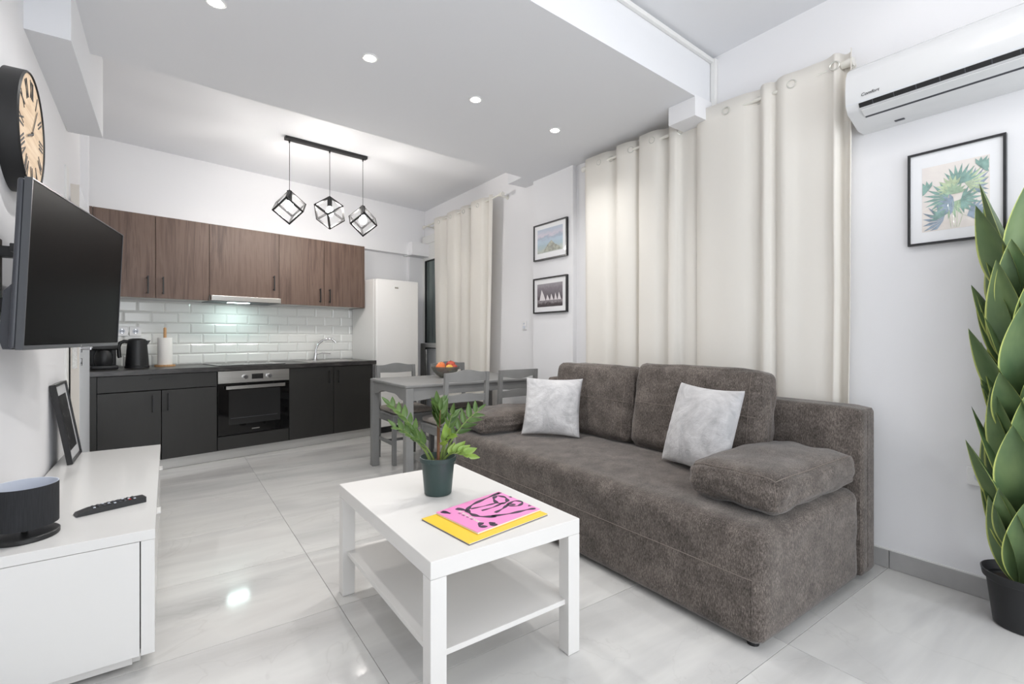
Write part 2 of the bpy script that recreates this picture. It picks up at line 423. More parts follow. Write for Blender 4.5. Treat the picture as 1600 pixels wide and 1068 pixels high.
struct('trim_1', B().box(-0.47, 2.60, 2.25, -0.315, 3.77, 2.72), 'ceiling')            # boxed beam on the left wall
struct('trim_2', B().box(2.52, bf(2.52), 2.365, 2.76, 1.872, SOF + 0.01), 'wall')        # stub under the beam on the right wall
# pipe duct along the beam's top edge and down the corner
d = B(); a0 = Vector((0.4, bf(0.4) - 0.012, 2.735)); a1 = Vector((2.70, bf(2.70) - 0.012, 2.735))
d.box(0, -0.011, -0.012, (a1 - a0).length, 0.011, 0.012, Matrix.Translation(a0) @ Matrix.Rotation(math.atan2(a1.y - a0.y, a1.x - a0.x), 4, 'Z'))
d.bevel(0.003)
struct('trim_3', d, 'trimw')
struct('trim_4', box1(2.688, bf(2.7) - 0.035, 2.36, 2.714, bf(2.7) - 0.003, 2.745, 0.003), 'trimw')
# baseboards, tile strips with a white bead on top
def baseboard(name, x0, y0, x1, y1, z=0.085):
    struct(name, box1(x0, y0, 0, x1, y1, z, 0.0015, 1), 'base_tile')
bbr = thing('baseboard_right', 'grey tile baseboard along the right wall', 'baseboard', (0, 0, 0)); bbr['kind'] = 'structure'
for y0, y1 in ((-1.6, -0.36), (-0.357, 0.805), (0.808, 1.87)):
    put('strip', box1(2.704, y0, 0.001, 2.7145, y1, 0.082, 0.001, 1), 'base_tile', bbr)
put('bead', box1(2.706, -1.6, 0.082, 2.7145, 1.87, 0.089, 0.001, 1), 'trimw', bbr)
for y0, y1, x in ((1.88, 2.94, 2.755), (2.955, 3.475, 2.715), (3.485, 5.4, 2.77)):
    put('strip', box1(x - 0.011, y0, 0.001, x - 0.0005, y1, 0.082, 0.001, 1), 'base_tile', bbr)
bbl = thing('baseboard_left', 'grey tile baseboard along the left wall', 'baseboard'); bbl['kind'] = 'structure'
put('strip', box1(-0.4448, -1.6, 0.001, -0.435, 1.94, 0.082, 0.001, 1), 'base_tile', bbl)

# kitchen frame: u along the cabinets, v towards the wall
BETA = math.radians(11.0807); K0 = Vector((-0.05, 4.782, 0)); KU = Vector((math.cos(BETA), math.sin(BETA), 0)); KN = Vector((-math.sin(BETA), math.cos(BETA), 0))
def KW(u, v, z=0.0): p = K0 + KU * u + KN * v; return (p.x, p.y, z)
def kthing(name, label, cat, u=0, v=0, z=0, group=None): return thing(name, label, cat, KW(u, v, z), BETA, group)
KM = Matrix.Translation(K0) @ Matrix.Rotation(BETA, 4, 'Z')
WV = 0.53
wb = struct('wall_back', B().box(-0.75, 0.0, 0, 3.3, 0.15, 2.8), 'wall', loc=KW(0, WV), rot=(0, 0, BETA))
# metro tiles on the wall
put('splash_bed', B().box(-0.47, -0.008, 0.81, 1.955, 0.0, 1.384), 'splashgrout', wb)
TW, TH = 0.1955, 0.0935
def metro(wd_):
    b = B(); t = 0.012; e = min(0.012, wd_ / 3)
    lo = [(-wd_ / 2 + .0008, -.0, .0008), (wd_ / 2 - .0008, 0, .0008), (wd_ / 2 - .0008, 0, TH - .0008), (-wd_ / 2 + .0008, 0, TH - .0008)]
    def ring(y, i): return [b.bm.verts.new((p[0] - math.copysign(i, p[0]), y, p[2] + (i if p[2] < TH / 2 else -i))) for p in lo]
    r0, r1, r2 = ring(0, 0), ring(-0.0035, 0), ring(-0.0085, e)
    for A, C in ((r0, r1), (r1, r2)):
        for k in range(4): b.bm.faces.new((A[k], A[(k + 1) % 4], C[(k + 1) % 4], C[k]))
    b.bm.faces.new(r2); return b.mesh('splash_tile')
mt_me = {}
for row in range(6):
    u = 0.424 - 0.1955 * (5 if row % 2 == 0 else 4.5)
    while u < 1.955:
        a, b2 = max(u, -0.47), min(u + TW, 1.955)
        if b2 - a > 0.02:
            key = round(b2 - a, 4)
            if key not in mt_me: mt_me[key] = metro(b2 - a)
            link('splash_tile', mt_me[key], 'tilew', wb, ((a + b2) / 2, -0.008, 0.813 + row * TH))
        u += TW
# pipe box above the wall cabinets and its return in the corner
struct('trim_5', B().box(-0.6, 0.43, 2.095, 2.64, 0.54, 2.245).box(2.64, 0.33, 2.085, 3.0, 0.54, 2.245), 'wall', loc=K0, rot=(0, 0, BETA))
struct('trim_6', B().box(2.70, 0.485, 0, 3.0, 0.54, 2.084), 'wall', loc=K0, rot=(0, 0, BETA))

# ------------------------------------------------------------------ doors
dr = struct('door_1', box1(0, -0.04, 0.01, 0.80, 0, 1.96, 0.002, 1), 'door_white', loc=(-0.462, 3.79, 0), rot=(0, 0, math.atan2(0.80, -0.035)))
# local x runs along the leaf away from the camera, local -y is the room side after rotation
put('edge_strip', B().box(-0.002, -0.0395, 0.012, 0.0005, -0.0005, 1.958), 'door_edge', dr)
put('lock_plate', box1(-0.0035, -0.030, 0.88, -0.0015, -0.008, 1.12, 0.0005, 1), 'steel', dr)
hd = put('handle', B().cyl((0.06, -0.0405, 0.995), (0.06, -0.085, 0.995), 0.009).cyl((0.06, -0.082, 0.995), (0.185, -0.082, 0.995), 0.009).cyl((0.06, -0.040, 0.995), (0.06, -0.047, 0.995), 0.024), 'chrome', dr, smooth=True)
put('keyhole_plate', B().cyl((0.06, -0.0402, 0.915), (0.06, -0.047, 0.915), 0.024), 'chrome', dr, smooth=True)
struct('trim_7', box1(-0.479, 3.66, 0, -0.462, 3.735, 2.03, 0.002, 1), 'trimw')

d2 = thing('door_2', 'white balcony door with dark frosted glass beside the fridge', 'door', (2.77, 5.30, 0)); d2['kind'] = 'structure'
fr = B().box(-0.055, 0.48, 0, 0, 0.545, 2.36).box(-0.055, -0.47, 2.26, 0, 0.48, 2.36).box(-0.055, -0.55, 0, 0, -0.47, 2.36)
put('door_frame', fr, 'trimw', d2)
put('rail', box1(-0.045, -0.47, 2.045, -0.005, 0.48, 2.26, 0.003), 'trimw', d2)
put('rail', box1(-0.045, -0.47, 0.925, -0.005, 0.48, 0.985, 0.003), 'trimw', d2)
put('rail', box1(-0.045, -0.47, 0.0, -0.005, 0.48, 0.12, 0.003), 'trimw', d2)
put('pane', B().box(-0.022, -0.46, 0.985, -0.015, 0.475, 2.045), 'frost', d2)
put('gasket', B().box(-0.046, 0.472, 0.985, -0.02, 0.481, 2.045).box(-0.046, -0.46, 2.036, -0.02, 0.475, 2.046), 'black_plastic', d2)
put('lower_panel', B().box(-0.024, -0.46, 0.12, -0.015, 0.475, 0.925), 'door_white', d2)
put('lower_gasket', B().box(-0.046, 0.472, 0.12, -0.02, 0.481, 0.92).box(-0.046, -0.46, 0.915, -0.02, 0.475, 0.926), 'black_plastic', d2)

# ------------------------------------------------------------------ downlights and lamps
for i, (x, y) in enumerate(((0.165, 2.386), (0.833, 2.410), (1.491, 2.468), (2.155, 2.521))):
    t = thing('downlight', ['small round recessed downlight at the top edge, nearest the clock wall', 'small round recessed downlight, second from the clock wall', 'small round recessed downlight, second from the curtained wall', 'small round recessed downlight nearest the long cream curtains'][i], 'downlight', (x, y, SOF), 0, 'recessed downlights in the dropped ceiling')
    put('ring', B().lathe([(0.027, 0.0), (0.040, 0.0), (0.041, -0.003), (0.034, -0.006), (0.028, -0.004), (0.027, 0.0)]), 'white_plastic', t, smooth=True)
    put('lens', B().lathe([(0, -0.0045), (0.028, -0.004), (0.028, 0.0), (0, 0.0)]), 'down', t, smooth=True)
    light('downlight_beam', 'SPOT', (x, y, SOF - 0.02), 27, (1, 0.985, 0.965), spot_size=math.radians(138), spot_blend=1.0, shadow_soft_size=0.03)

# ceiling lamp in the front part of the room, out of frame except its tip
cl = thing('ceiling_lamp', 'black spotlight bar on the high front ceiling above the curtains', 'ceiling lamp', (1.55, 0.35, CF))
put('canopy', B().cyl((0, 0, -0.03), (0, 0, -0.0005), 0.07, seg=28), 'black', cl, smooth=True)
for k in range(4):
    a = k * PI / 2 + 0.5; p = (0.24 * math.cos(a), 0.24 * math.sin(a), -0.07)
    put('arm', B().tube([(0, 0, -0.02), (p[0] * .5, p[1] * .5, -0.03), (p[0], p[1], -0.045)], 0.008), 'black', cl, smooth=True)
    put('globe', B().sph((p[0], p[1], -0.105), 0.055), 'globe', cl, smooth=True)

def cube_frame(e, t):
    """wire cube hanging from a corner at the origin"""
    b = B(); r = Vector((1, 1, 1)).normalized().rotation_difference(Vector((0, 0, -1))).to_matrix().to_4x4()
    h = t / 2
    for ax in range(3):
        for i in (0, 1):
            for j in (0, 1):
                lo = [0, 0, 0]; hi = [0, 0, 0]; o = [k for k in range(3) if k != ax]
                lo[ax] = -h; hi[ax] = e + h
                lo[o[0]] = i * e - h; hi[o[0]] = i * e + h; lo[o[1]] = j * e - h; hi[o[1]] = j * e + h
                b.box(*lo, *hi, mat=r)
    return b
PA, PB = Vector((0.785, 4.318, 0)), Vector((1.488, 4.395, 0)); pr = math.atan2(PB.y - PA.y, PB.x - PA.x); PL = (PB - PA).length
pn = thing('pendant_lamp', 'black three-light pendant bar with open wire cubes above the dining table', 'pendant lamp', ((PA.x + PB.x) / 2, (PA.y + PB.y) / 2, CK), pr)
put('ceiling_bar', box1(-PL / 2, -0.026, -0.028, PL / 2, 0.026, -0.0005, 0.004), 'black', pn)
for k, (px, dz, rz) in enumerate(((-PL / 2 + 0.035, -0.443, 1.36), (0.015, -0.433, 0.31), (PL / 2 - 0.035, -0.455, 1.50))):
    put('cable_grip', B().cyl((px, 0, -0.028), (px, 0, -0.05), 0.008, 0.005, 12), 'black', pn, smooth=True)
    put('cable', B().cyl((px, 0, -0.045), (px, 0, dz), 0.0024, seg=8), 'black', pn, smooth=True)
    cf = put('cube_frame', cube_frame(0.157, 0.0135), 'black', pn, (px, 0, dz), (0, 0, rz))
    put('lamp_holder', B().cyl((0, 0, -0.002), (0, 0, -0.085), 0.02, seg=18), 'black', cf, smooth=True)
    put('bulb', B().lathe([(0.0, -0.168), (0.018, -0.163), (0.03, -0.147), (0.033, -0.13), (0.028, -0.11), (0.016, -0.092), (0.014, -0.084), (0, -0.084)], seg=20), 'bulb', cf, smooth=True)

# ------------------------------------------------------------------ kitchen
def bar_handle(parent, vertical, x, z, y, L):
    b = B()
    if vertical:
        b.box(x - 0.005, y - 0.03, z - L / 2, x + 0.005, y - 0.022, z + L / 2)
        for k in (-1, 1): b.box(x - 0.004, y - 0.026, z + k * (L / 2 - 0.012) - 0.004, x + 0.004, y, z + k * (L / 2 - 0.012) + 0.004)
    else:
        b.box(x - L / 2, y - 0.03, z - 0.005, x + L / 2, y - 0.022, z + 0.005)
        for k in (-1, 1): b.box(x + k * (L / 2 - 0.012) - 0.004, y - 0.026, z - 0.004, x + k * (L / 2 - 0.012) + 0.004, y, z + 0.004)
    put('handle', b, 'black', parent)
FV = -0.04     # door fronts
def front(parent, name, u0, u1, z0, z1, mat, v=FV, th=0.018):
    return put(name, box1(u0 + 0.0015, v, z0 + 0.0015, u1 - 0.0015, v + th, z1 - 0.0015, 0.001, 1), mat, parent)
def carcass(u0, u1, z0, z1, v0, v1, t=0.016):
    return B().box(u0, v0, z0, u0 + t, v1, z1).box(u1 - t, v0, z0, u1, v1, z1).box(u0, v0, z0, u1, v1, z0 + t).box(u0, v0, z1 - t, u1, v1, z1).box(u0, v1 - t, z0, u1, v1, z1)
c1 = kthing('base_cabinet', 'anthracite base cabinet with wide drawer over two doors, left of the oven', 'cabinet', 0, 0, 0, 'kitchen base cabinets')
put('body', carcass(-0.43, 0.395, 0.085, 0.768, -0.02, 0.50), 'anthracite', c1)
put('end_panel', box1(-0.432, FV, 0.085, -0.392, -0.02, 0.768), 'anthracite', c1)
q = front(c1, 'drawer', -0.39, 0.393, 0.645, 0.768, 'anthracite'); bar_handle(q, False, -0.006, 0.733, FV, 0.15)
q = front(c1, 'door', -0.39, 0.001, 0.088, 0.642, 'anthracite'); bar_handle(q, True, -0.055, 0.54, FV, 0.14)
q = front(c1, 'door', 0.003, 0.393, 0.088, 0.642, 'anthracite'); bar_handle(q, True, 0.046, 0.548, FV, 0.14)
c2 = kthing('oven_housing', 'anthracite housing cabinet with plain drawer panel under the oven', 'cabinet', 0, 0, 0, 'kitchen base cabinets')
put('body', B().box(0.397, -0.02, 0.085, 0.403, 0.5, 0.768).box(0.985, -0.02, 0.085, 0.991, 0.5, 0.768).box(0.403, -0.02, 0.19, 0.985, 0.5, 0.205), 'anthracite', c2)
front(c2, 'drawer', 0.397, 0.991, 0.088, 0.208, 'anthracite')
c3 = kthing('base_cabinet', 'anthracite two-door sink base cabinet, between the oven and the fridge', 'cabinet', 0, 0, 0, 'kitchen base cabinets')
put('body', carcass(0.994, 1.87, 0.085, 0.768, -0.02, 0.50), 'anthracite', c3)
q = front(c3, 'door', 0.994, 1.432, 0.088, 0.768, 'anthracite'); bar_handle(q, True, 1.384, 0.665, FV, 0.13)
q = front(c3, 'door', 1.434, 1.872, 0.088, 0.768, 'anthracite'); bar_handle(q, True, 1.481, 0.665, FV, 0.13)
pl = tag(put('plinth', box1(-0.43, 0.0, 0.001, 1.87, 0.016, 0.083, 0.001, 1), 'plinth', None, K0, (0, 0, BETA)), 'brushed aluminium plinth strip under the anthracite base cabinets', 'plinth')
wt = kthing('worktop', 'dark stone-look kitchen worktop over the base cabinets', 'worktop')
put('slab', box1(-0.445, -0.062, 0.771, 1.905, 0.521, 0.81, 0.002, 1), 'worktop', wt)
hob = kthing('hob', 'flat black glass hob set in the worktop above the oven', 'hob', 0.69, 0.22, 0.8105)
put('glass', box1(-0.28, -0.24, 0, 0.28, 0.24, 0.006, 0.002, 1), 'black_glass', hob)
for x, y, r in ((-0.13, -0.11, 0.09), (0.13, -0.11, 0.075), (-0.13, 0.11, 0.075), (0.13, 0.11, 0.09)):
    put('cooking_zone', B().lathe([(r - 0.003, 0.0061), (r, 0.0061), (r, 0.0066), (r - 0.003, 0.0066), (r - 0.003, 0.0061)], (x, y, 0)), 'oven_glass', hob)
sk = kthing('sink', 'stainless inset sink in the worktop under the tap', 'sink', 1.48, 0.22, 0.8105)
put('rim', B().box(-0.27, -0.2, 0, 0.27, -0.18, 0.005).box(-0.27, 0.10, 0, 0.27, 0.2, 0.005).box(-0.27, -0.18, 0, -0.25, 0.10, 0.005).box(0.25, -0.18, 0, 0.27, 0.10, 0.005), 'steel', sk)
put('basin', B().box(-0.25, -0.18, 0.0005, 0.25, 0.10, 0.002), 'steel', sk)
tp = kthing('tap', 'curved chrome mixer tap on the sink below the wall cabinets', 'tap', 1.44, 0.40, 0.8155)
put('tap_body', B().cyl((0, 0, 0), (0, 0, 0.012), 0.028).cyl((0, 0, 0), (0.01, 0, 0.075), 0.02, 0.018), 'chrome', tp, smooth=True)
pts = [(0.008, 0, 0.06), (0.012, 0, 0.12), (0.032, -0.01, 0.17), (0.07, -0.03, 0.212), (0.115, -0.05, 0.226), (0.155, -0.075, 0.222), (0.185, -0.09, 0.195), (0.19, -0.093, 0.18)]
put('spout', B().tube(pts, 0.011, 12), 'chrome', tp, smooth=True)
put('lever', B().tube([(0.01, -0.015, 0.06), (0.06, -0.04, 0.074), (0.14, -0.07, 0.066)], 0.006, 10), 'chrome', tp, smooth=True)

ov = kthing('oven', 'built-in black glass oven with steel control panel and bar handle', 'oven', 0.694, 0, 0)
put('body', B().box(-0.288, -0.02, 0.212, 0.288, 0.48, 0.765), 'black_plastic', ov)
cp = put('control_panel', box1(-0.297, -0.052, 0.662, 0.297, -0.021, 0.768, 0.002, 1), 'steel', ov)
for x in (-0.085, 0.115):
    put('knob', B().cyl((x, -0.0525, 0.712), (x, -0.078, 0.712), 0.021, 0.018, 24), 'chrome', cp, smooth=True)
put('display', box1(-0.03, -0.054, 0.69, 0.065, -0.0525, 0.735), 'oven_glass', cp)
od = put('door', box1(-0.297, -0.05, 0.213, 0.297, -0.021, 0.657, 0.002, 1), 'black_glass', ov)
put('window', box1(-0.215, -0.0515, 0.30, 0.215, -0.0503, 0.60), 'oven_glass', od)
rk = B()
rk.box(-0.2, -0.0525, 0.354, 0.19, -0.0517, 0.358)
put('rack', rk, 'tv_case', od)
put('handle', B().box(-0.245, -0.088, 0.612, 0.245, -0.078, 0.64).box(-0.235, -0.08, 0.618, -0.215, -0.05, 0.634).box(0.215, -0.08, 0.618, 0.235, -0.05, 0.634), 'steel', od)
put('maker_plate', box1(-0.03, -0.0515, 0.245, 0.035, -0.0503, 0.253), 'steel', od)

UV0 = 0.21
def upper(label, u0, u1, doors, z0=1.385):
    t = kthing('wall_cabinet', label, 'cabinet', 0, 0, 0, 'walnut wall cabinets')
    put('body', carcass(u0, u1, z0 + 0.004, 2.07, UV0 + 0.019, WV - 0.001), 'white_satin', t)
    for a, b2, hx in doors:
        q = front(t, 'door', a, b2, z0, 2.072, 'wood', UV0); 
        if hx is not None: bar_handle(q, True, hx, z0 + 0.107 if a != 0.40 else z0 + 0.145, UV0, 0.145)
    return t
t = upper('walnut wall cabinet with two doors behind the television', -0.388, 0.399, ((-0.388, 0.008, -0.046), (0.009, 0.399, 0.057)))
put('end_panel', box1(-0.412, UV0 + 0.004, 1.385, -0.389, WV - 0.001, 2.072), 'wood', t)
upper('walnut wall cabinet with a single wide door above the range hood', 0.400, 0.997, ((0.40, 0.997, 0.945),), 1.437)
t = upper('walnut wall cabinet with two doors, nearest the fridge', 0.998, 1.90, ((0.998, 1.452, 1.404), (1.453, 1.90, 1.506)))
put('end_panel', box1(1.901, UV0, 1.385, 1.918, WV - 0.001, 2.072), 'wood', t)
hdn = kthing('range_hood', 'slim stainless pull-out range hood below the walnut cabinets', 'range hood', 0.6985, 0, 0)
put('body', box1(-0.296, 0.20, 1.388, 0.296, 0.5, 1.434, 0.001, 1), 'white_satin', hdn)
put('front_rail', box1(-0.297, 0.155, 1.387, 0.297, 0.198, 1.434, 0.003), 'steel', hdn)
put('underside', B().box(-0.29, 0.165, 1.383, 0.29, 0.49, 1.3875), 'tv_case', hdn)
put('lamp', B().box(-0.12, 0.26, 1.381, 0.05, 0.34, 1.3832), 'hoodlight', hdn)

# fridge
fg = kthing('fridge', 'tall white fridge in the kitchen corner beside the balcony door', 'fridge', 2.205, 0, 0)
put('body', box1(-0.275, 0.045, 0.03, 0.275, 0.51, 1.70, 0.006), 'fridge', fg)
put('door', box1(-0.275, -0.02, 0.07, 0.275, 0.04, 1.70, 0.012, 3), 'fridge', fg, smooth=True)
put('kick_plate', B().box(-0.27, 0.02, 0.001, 0.27, 0.49, 0.06), 'black_plastic', fg)
put('badge', box1(-0.045, -0.0216, 1.605, 0.0, -0.0202, 1.622), 'steel', fg)

# small kitchen appliances
kt = kthing('kettle', 'black electric kettle with side handle on the worktop', 'kettle', -0.10, 0.30, 0.8105)
put('base', B().lathe([(0, 0), (0.082, 0), (0.082, 0.014), (0.078, 0.018), (0, 0.018)]), 'black_plastic', kt, smooth=True)
put('jug', B().lathe([(0, 0.0185), (0.079, 0.0185), (0.078, 0.05), (0.07, 0.15), (0.064, 0.225), (0, 0.225)]), 'black_plastic', kt, smooth=True)
put('lid', B().lathe([(0, 0.243), (0.03, 0.242), (0.055, 0.235), (0.063, 0.2255), (0, 0.2255)]), 'black', kt, smooth=True)
put('spout', B().prism([(0.055, 0.17), (0.088, 0.224), (0.055, 0.224)], -0.02, 0.02, 'y').bevel(0.004), 'black_plastic', kt)
put('handle', B().tube([(-0.062, 0, 0.215), (-0.085, 0, 0.218), (-0.11, 0, 0.205), (-0.12, 0, 0.17), (-0.116, 0, 0.10), (-0.112, 0, 0.085)], 0.014, 12), 'black_plastic', kt, smooth=True)
cm = kthing('coffee_maker', 'black coffee maker half hidden under the television', 'coffee maker', -0.30, 0.28, 0.8105)
put('body', box1(-0.10, 0.01, 0, 0.065, 0.12, 0.21, 0.012, 3), 'black_plastic', cm, smooth=True)
put('base', box1(-0.10, -0.10, 0, 0.065, 0.009, 0.03, 0.008, 2), 'black_plastic', cm, smooth=True)
put('brew_head', box1(-0.10, -0.10, 0.15, 0.065, 0.009, 0.21, 0.012, 3), 'black', cm, smooth=True)
put('jug', B().lathe([(0, 0.031), (0.05, 0.031), (0.058, 0.06), (0.058, 0.11), (0.045, 0.145), (0, 0.145)], (-0.02, -0.05, 0)), 'black_plastic', cm, smooth=True)
put('jug_lid', B().lathe([(0, 0.149), (0.046, 0.149), (0.046, 0.1455), (0, 0.1455)], (-0.02, -0.05, 0)), 'black', cm, smooth=True)
tr = kthing('paper_towel_holder', 'beech wood paper towel holder on the worktop by the tiles', 'holder', 0.10, 0.35, 0.8105)
put('base', B().cyl((0, 0, 0), (0, 0, 0.014), 0.075, seg=32), 'wood_light', tr, smooth=True)
put('peg', B().cyl((0, 0, 0.014), (0, 0, 0.325), 0.011, seg=14).sph((0, 0, 0.325), 0.011, u=14, v=8), 'wood_light', tr, smooth=True)
rl = put('paper_towel_roll', B().lathe([(0.02, 0), (0.053, 0), (0.0535, 0.003), (0.0535, 0.229), (0.052, 0.232), (0.02, 0.232), (0.02, 0)]), 'paper', None, KW(0.10, 0.35, 0.825), smooth=True)
tag(rl, 'white paper towel roll standing on the beech holder', 'paper towels')
def socket(parent_loc, rz, label, w=0.082, h=0.082, gang=1, group=None):
    """local -y faces the room"""
    t = thing('wall_socket', label, 'socket', parent_loc, rz, group)
    put('plate', box1(-w / 2, -0.012, -h / 2, w / 2, 0, h / 2, 0.003), 'white_plastic', t)
    dsh = B().lathe([(0.0, 0.002), (0.018, 0.002), (0.020, -0.001), (0.021, -0.001), (0.021, 0.003), (0, 0.003)], mat=Matrix.Translation((0, -0.0125, 0)) @ Matrix.Rotation(PI / 2, 4, 'X'), seg=24)
    put('well', dsh, 'shade_in', t, smooth=True)
    for x in (-0.0095, 0.0095):
        put('pin_hole', B().cyl((x, -0.0135, 0), (x, -0.0165, 0), 0.0032, seg=10), 'black', t)
    for z in (-0.016, 0.016):
        put('earth_clip', B().box(-0.0035, -0.0175, z - 0.003, 0.0035, -0.0135, z + 0.003), 'chrome', t)
    return t
socket(KW(-0.172, WV - 0.0175, 1.112), BETA, 'white wall socket on the tiles, closer to the television')
socket(KW(-0.080, WV - 0.0175, 1.112), BETA, 'white wall socket on the tiles, directly above the kettle')
s = socket((2.7148, 0.497, 0.492), -PI / 2, 'white wall socket low on the right wall behind the tall plant', 0.088, 0.075)
ls = thing('light_switch', 'small white switch on the right wall below the boat photo', 'switch', (2.7695, 3.68, 1.17), -PI / 2)
put('plate', box1(-0.03, -0.009, -0.04, 0.03, 0, 0.04, 0.002), 'white_plastic', ls)
put('rocker', box1(-0.018, -0.013, -0.028, 0.018, -0.0093, 0.0, 0.002), 'shade_in', ls)
put('knob', B().cyl((0, -0.0093, 0.02), (0, -0.014, 0.02), 0.008, seg=14), 'shade_in', ls, smooth=True)

# bits between fridge and balcony door
tag(put('conduit', B().cyl((2.757, 5.872, 1.24), (2.757, 5.872, 2.08), 0.007, seg=12), 'grey_tube', smooth=True), 'thin grey conduit running down the corner beside the balcony door', 'conduit')
tag(put('junction_box', box1(2.705, 5.848, 1.13, 2.7695, 5.897, 1.24, 0.004), 'white_plastic'), 'white plastic box on the wall between fridge and balcony door', 'junction box')
tag(put('cable_loop', B().tube([(2.715, 5.87, 1.128), (2.67, 5.868, 1.11), (2.64, 5.86, 1.04), (2.63, 5.858, 0.9), (2.635, 5.86, 0.6), (2.64, 5.86, 0.3), (2.645, 5.86, 0.01)], 0.008, 10), 'black_plastic', smooth=True), 'black cable hanging beside the fridge', 'cable')
ib = thing('grey_upright', 'dark grey upright panel standing between the fridge and balcony door', 'board', (2.68, 5.74, 0.0))  # plain grey panel and pole for an unidentified dark upright shape
put('panel', box1(-0.012, -0.05, 0.0, 0.012, 0.05, 0.98, 0.006), 'grey_tube', ib)
put('leg', B().cyl((0.03, -0.03, 0.0), (0.03, -0.03, 0.9), 0.009, seg=10), 'steel', ib, smooth=True)

# ------------------------------------------------------------------ dining set
TX0, TX1, TY0, TY1, TZ = 1.372, 2.55, 3.218, 3.965, 0.72
dt = thing('dining_table', 'grey painted wooden dining table in front of the fridge', 'table', ((TX0 + TX1) / 2, (TY0 + TY1) / 2, 0))
hx, hy = (TX1 - TX0) / 2, (TY1 - TY0) / 2
put('tabletop', box1(-hx, -hy, TZ - 0.022, hx, hy, TZ, 0.006, 2), 'grey_wood', dt)
for sx in (-1, 1):
    for sy in (-1, 1):
        put('leg', box1(sx * (hx - 0.03) - 0.029, sy * (hy - 0.03) - 0.029, 0, sx * (hx - 0.03) + 0.029, sy * (hy - 0.03) + 0.029, TZ - 0.023, 0.003), 'grey_wood', dt)
def apron(L):
    pts = [(-L / 2, TZ - 0.023), (-L / 2, TZ - 0.115)]
    for i in range(13):
        f = i / 12; x = -L / 2 + 0.05 + f * (L - 0.1); pts.append((x, TZ - 0.115 + 0.035 * math.sin(min(1, f * 4, (1 - f) * 4) * PI / 2) ** 2))
    pts += [(L / 2, TZ - 0.115), (L / 2, TZ - 0.023)]; return pts
for sy in (-1, 1): put('apron', B().prism(apron(2 * hx - 0.118), sy * (hy - 0.022) - 0.009, sy * (hy - 0.022) + 0.009, 'y'), 'grey_wood', dt)
for sx in (-1, 1): put('apron', B().prism(apron(2 * hy - 0.118), sx * (hx - 0.022) - 0.009, sx * (hx - 0.022) + 0.009, 'x'), 'grey_wood', dt)

def make_chair(label):
    t = thing('dining_chair', label, 'chair', (0, 0, 0), 0, 'grey dining chairs around the table')
    W, D, SH, TH_ = 0.37, 0.38, 0.42, 0.83; hw = W / 2; m = 'grey_wood'
    for sx in (-1, 1):
        x = sx * (hw - 0.017)
        put('leg', box1(x - 0.016, D / 2 - 0.034, 0, x + 0.016, D / 2, SH - 0.022, 0.003), m, t)
        pr_ = [(-D / 2 - 0.02, 0), (-D / 2 + 0.012, 0), (-D / 2 + 0.032, SH), (-D / 2 + 0.002, TH_ - 0.02), (-D / 2 - 0.024, TH_ - 0.02), (-D / 2 + 0.0, SH)]
        put('rear_leg', B().prism(pr_, x - 0.014, x + 0.014, 'x').bevel(0.003), m, t)
        put('stretcher', box1(x - 0.009, -D / 2 + 0.02, 0.16, x + 0.009, D / 2 - 0.03, 0.19, 0.003), m, t)
    put('cross_stretcher', box1(-hw + 0.03, -0.012, 0.165, hw - 0.03, 0.008, 0.188, 0.003), m, t)
    put('seat', box1(-hw, -D / 2 + 0.035, SH - 0.022, hw, D / 2 + 0.006, SH, 0.005), m, t)
    put('seat_apron', B().box(-hw + 0.02, D / 2 - 0.02, SH - 0.07, hw - 0.02, D / 2 - 0.004, SH - 0.022).box(-hw + 0.004, -D / 2 + 0.05, SH - 0.07, -hw + 0.02, D / 2 - 0.02, SH - 0.022).box(hw - 0.02, -D / 2 + 0.05, SH - 0.07, hw - 0.004, D / 2 - 0.02, SH - 0.022), m, t)
    def rail(z0, z1, wave_top, wave_bot, y0, y1):
        n = 24; up = []; lo = []
        for i in range(n + 1):
            f = i / n; x = -hw + 0.004 + f * (W - 0.008)
            w_ = 0.5 - 0.5 * math.cos(2 * PI * max(0, min(1, (f - 0.12) / 0.76)))
            up.append((x, z1 + wave_top * w_)); lo.append((x, z0 + wave_bot * w_))
        b = B().prism(lo + up[::-1], -0.009, 0.009, 'y')
        yc = (y0 + y1) / 2; return b, yc
    b, _ = rail(TH_ - 0.085, TH_ - 0.02, 0.018, -0.004, 0, 0); put('top_rail', b, m, t, (0, -D / 2 - 0.008, 0))
    b, _ = rail(0.598, 0.648, 0.01, 0.0, 0, 0); put('back_slat', b, m, t, (0, -D / 2 + 0.006, 0))
    cs = RB(W - 0.02, D - 0.03, 0.042, 0.02, 0.004, 0.004, 0.012)
    cu = put('seat_pad', cs.mesh(8), 'taupe', t, (0, 0.022, SH + 0.0225), smooth=True)
    for sx in (-1, 1):
        put('tie', B().tube([(sx * 0.14, -0.16, -0.01), (sx * 0.165, -0.185, 0.0), (sx * 0.17, -0.19, -0.05), (sx * 0.172, -0.2, -0.12)], 0.004, 6), 'taupe', cu, smooth=True)
    return t
ch = make_chair('grey dining chair facing the kitchen, its back nearest the potted plant')
ch.location = (1.755, 3.22, 0)
dup(ch, (2.235, 3.25, 0), 0, 'grey dining chair partly hidden behind the pale pillow on the sofa')
prail = [(-0.181, 0.81), (-0.181, 0.758)] + [(-0.181 + 0.362 * i / 20, 0.758 - 0.02 * (0.5 - 0.5 * math.cos(2 * PI * max(0, min(1, (i / 20 - 0.1) / 0.8))))) for i in range(1, 20)] + [(0.181, 0.758), (0.181, 0.81)]
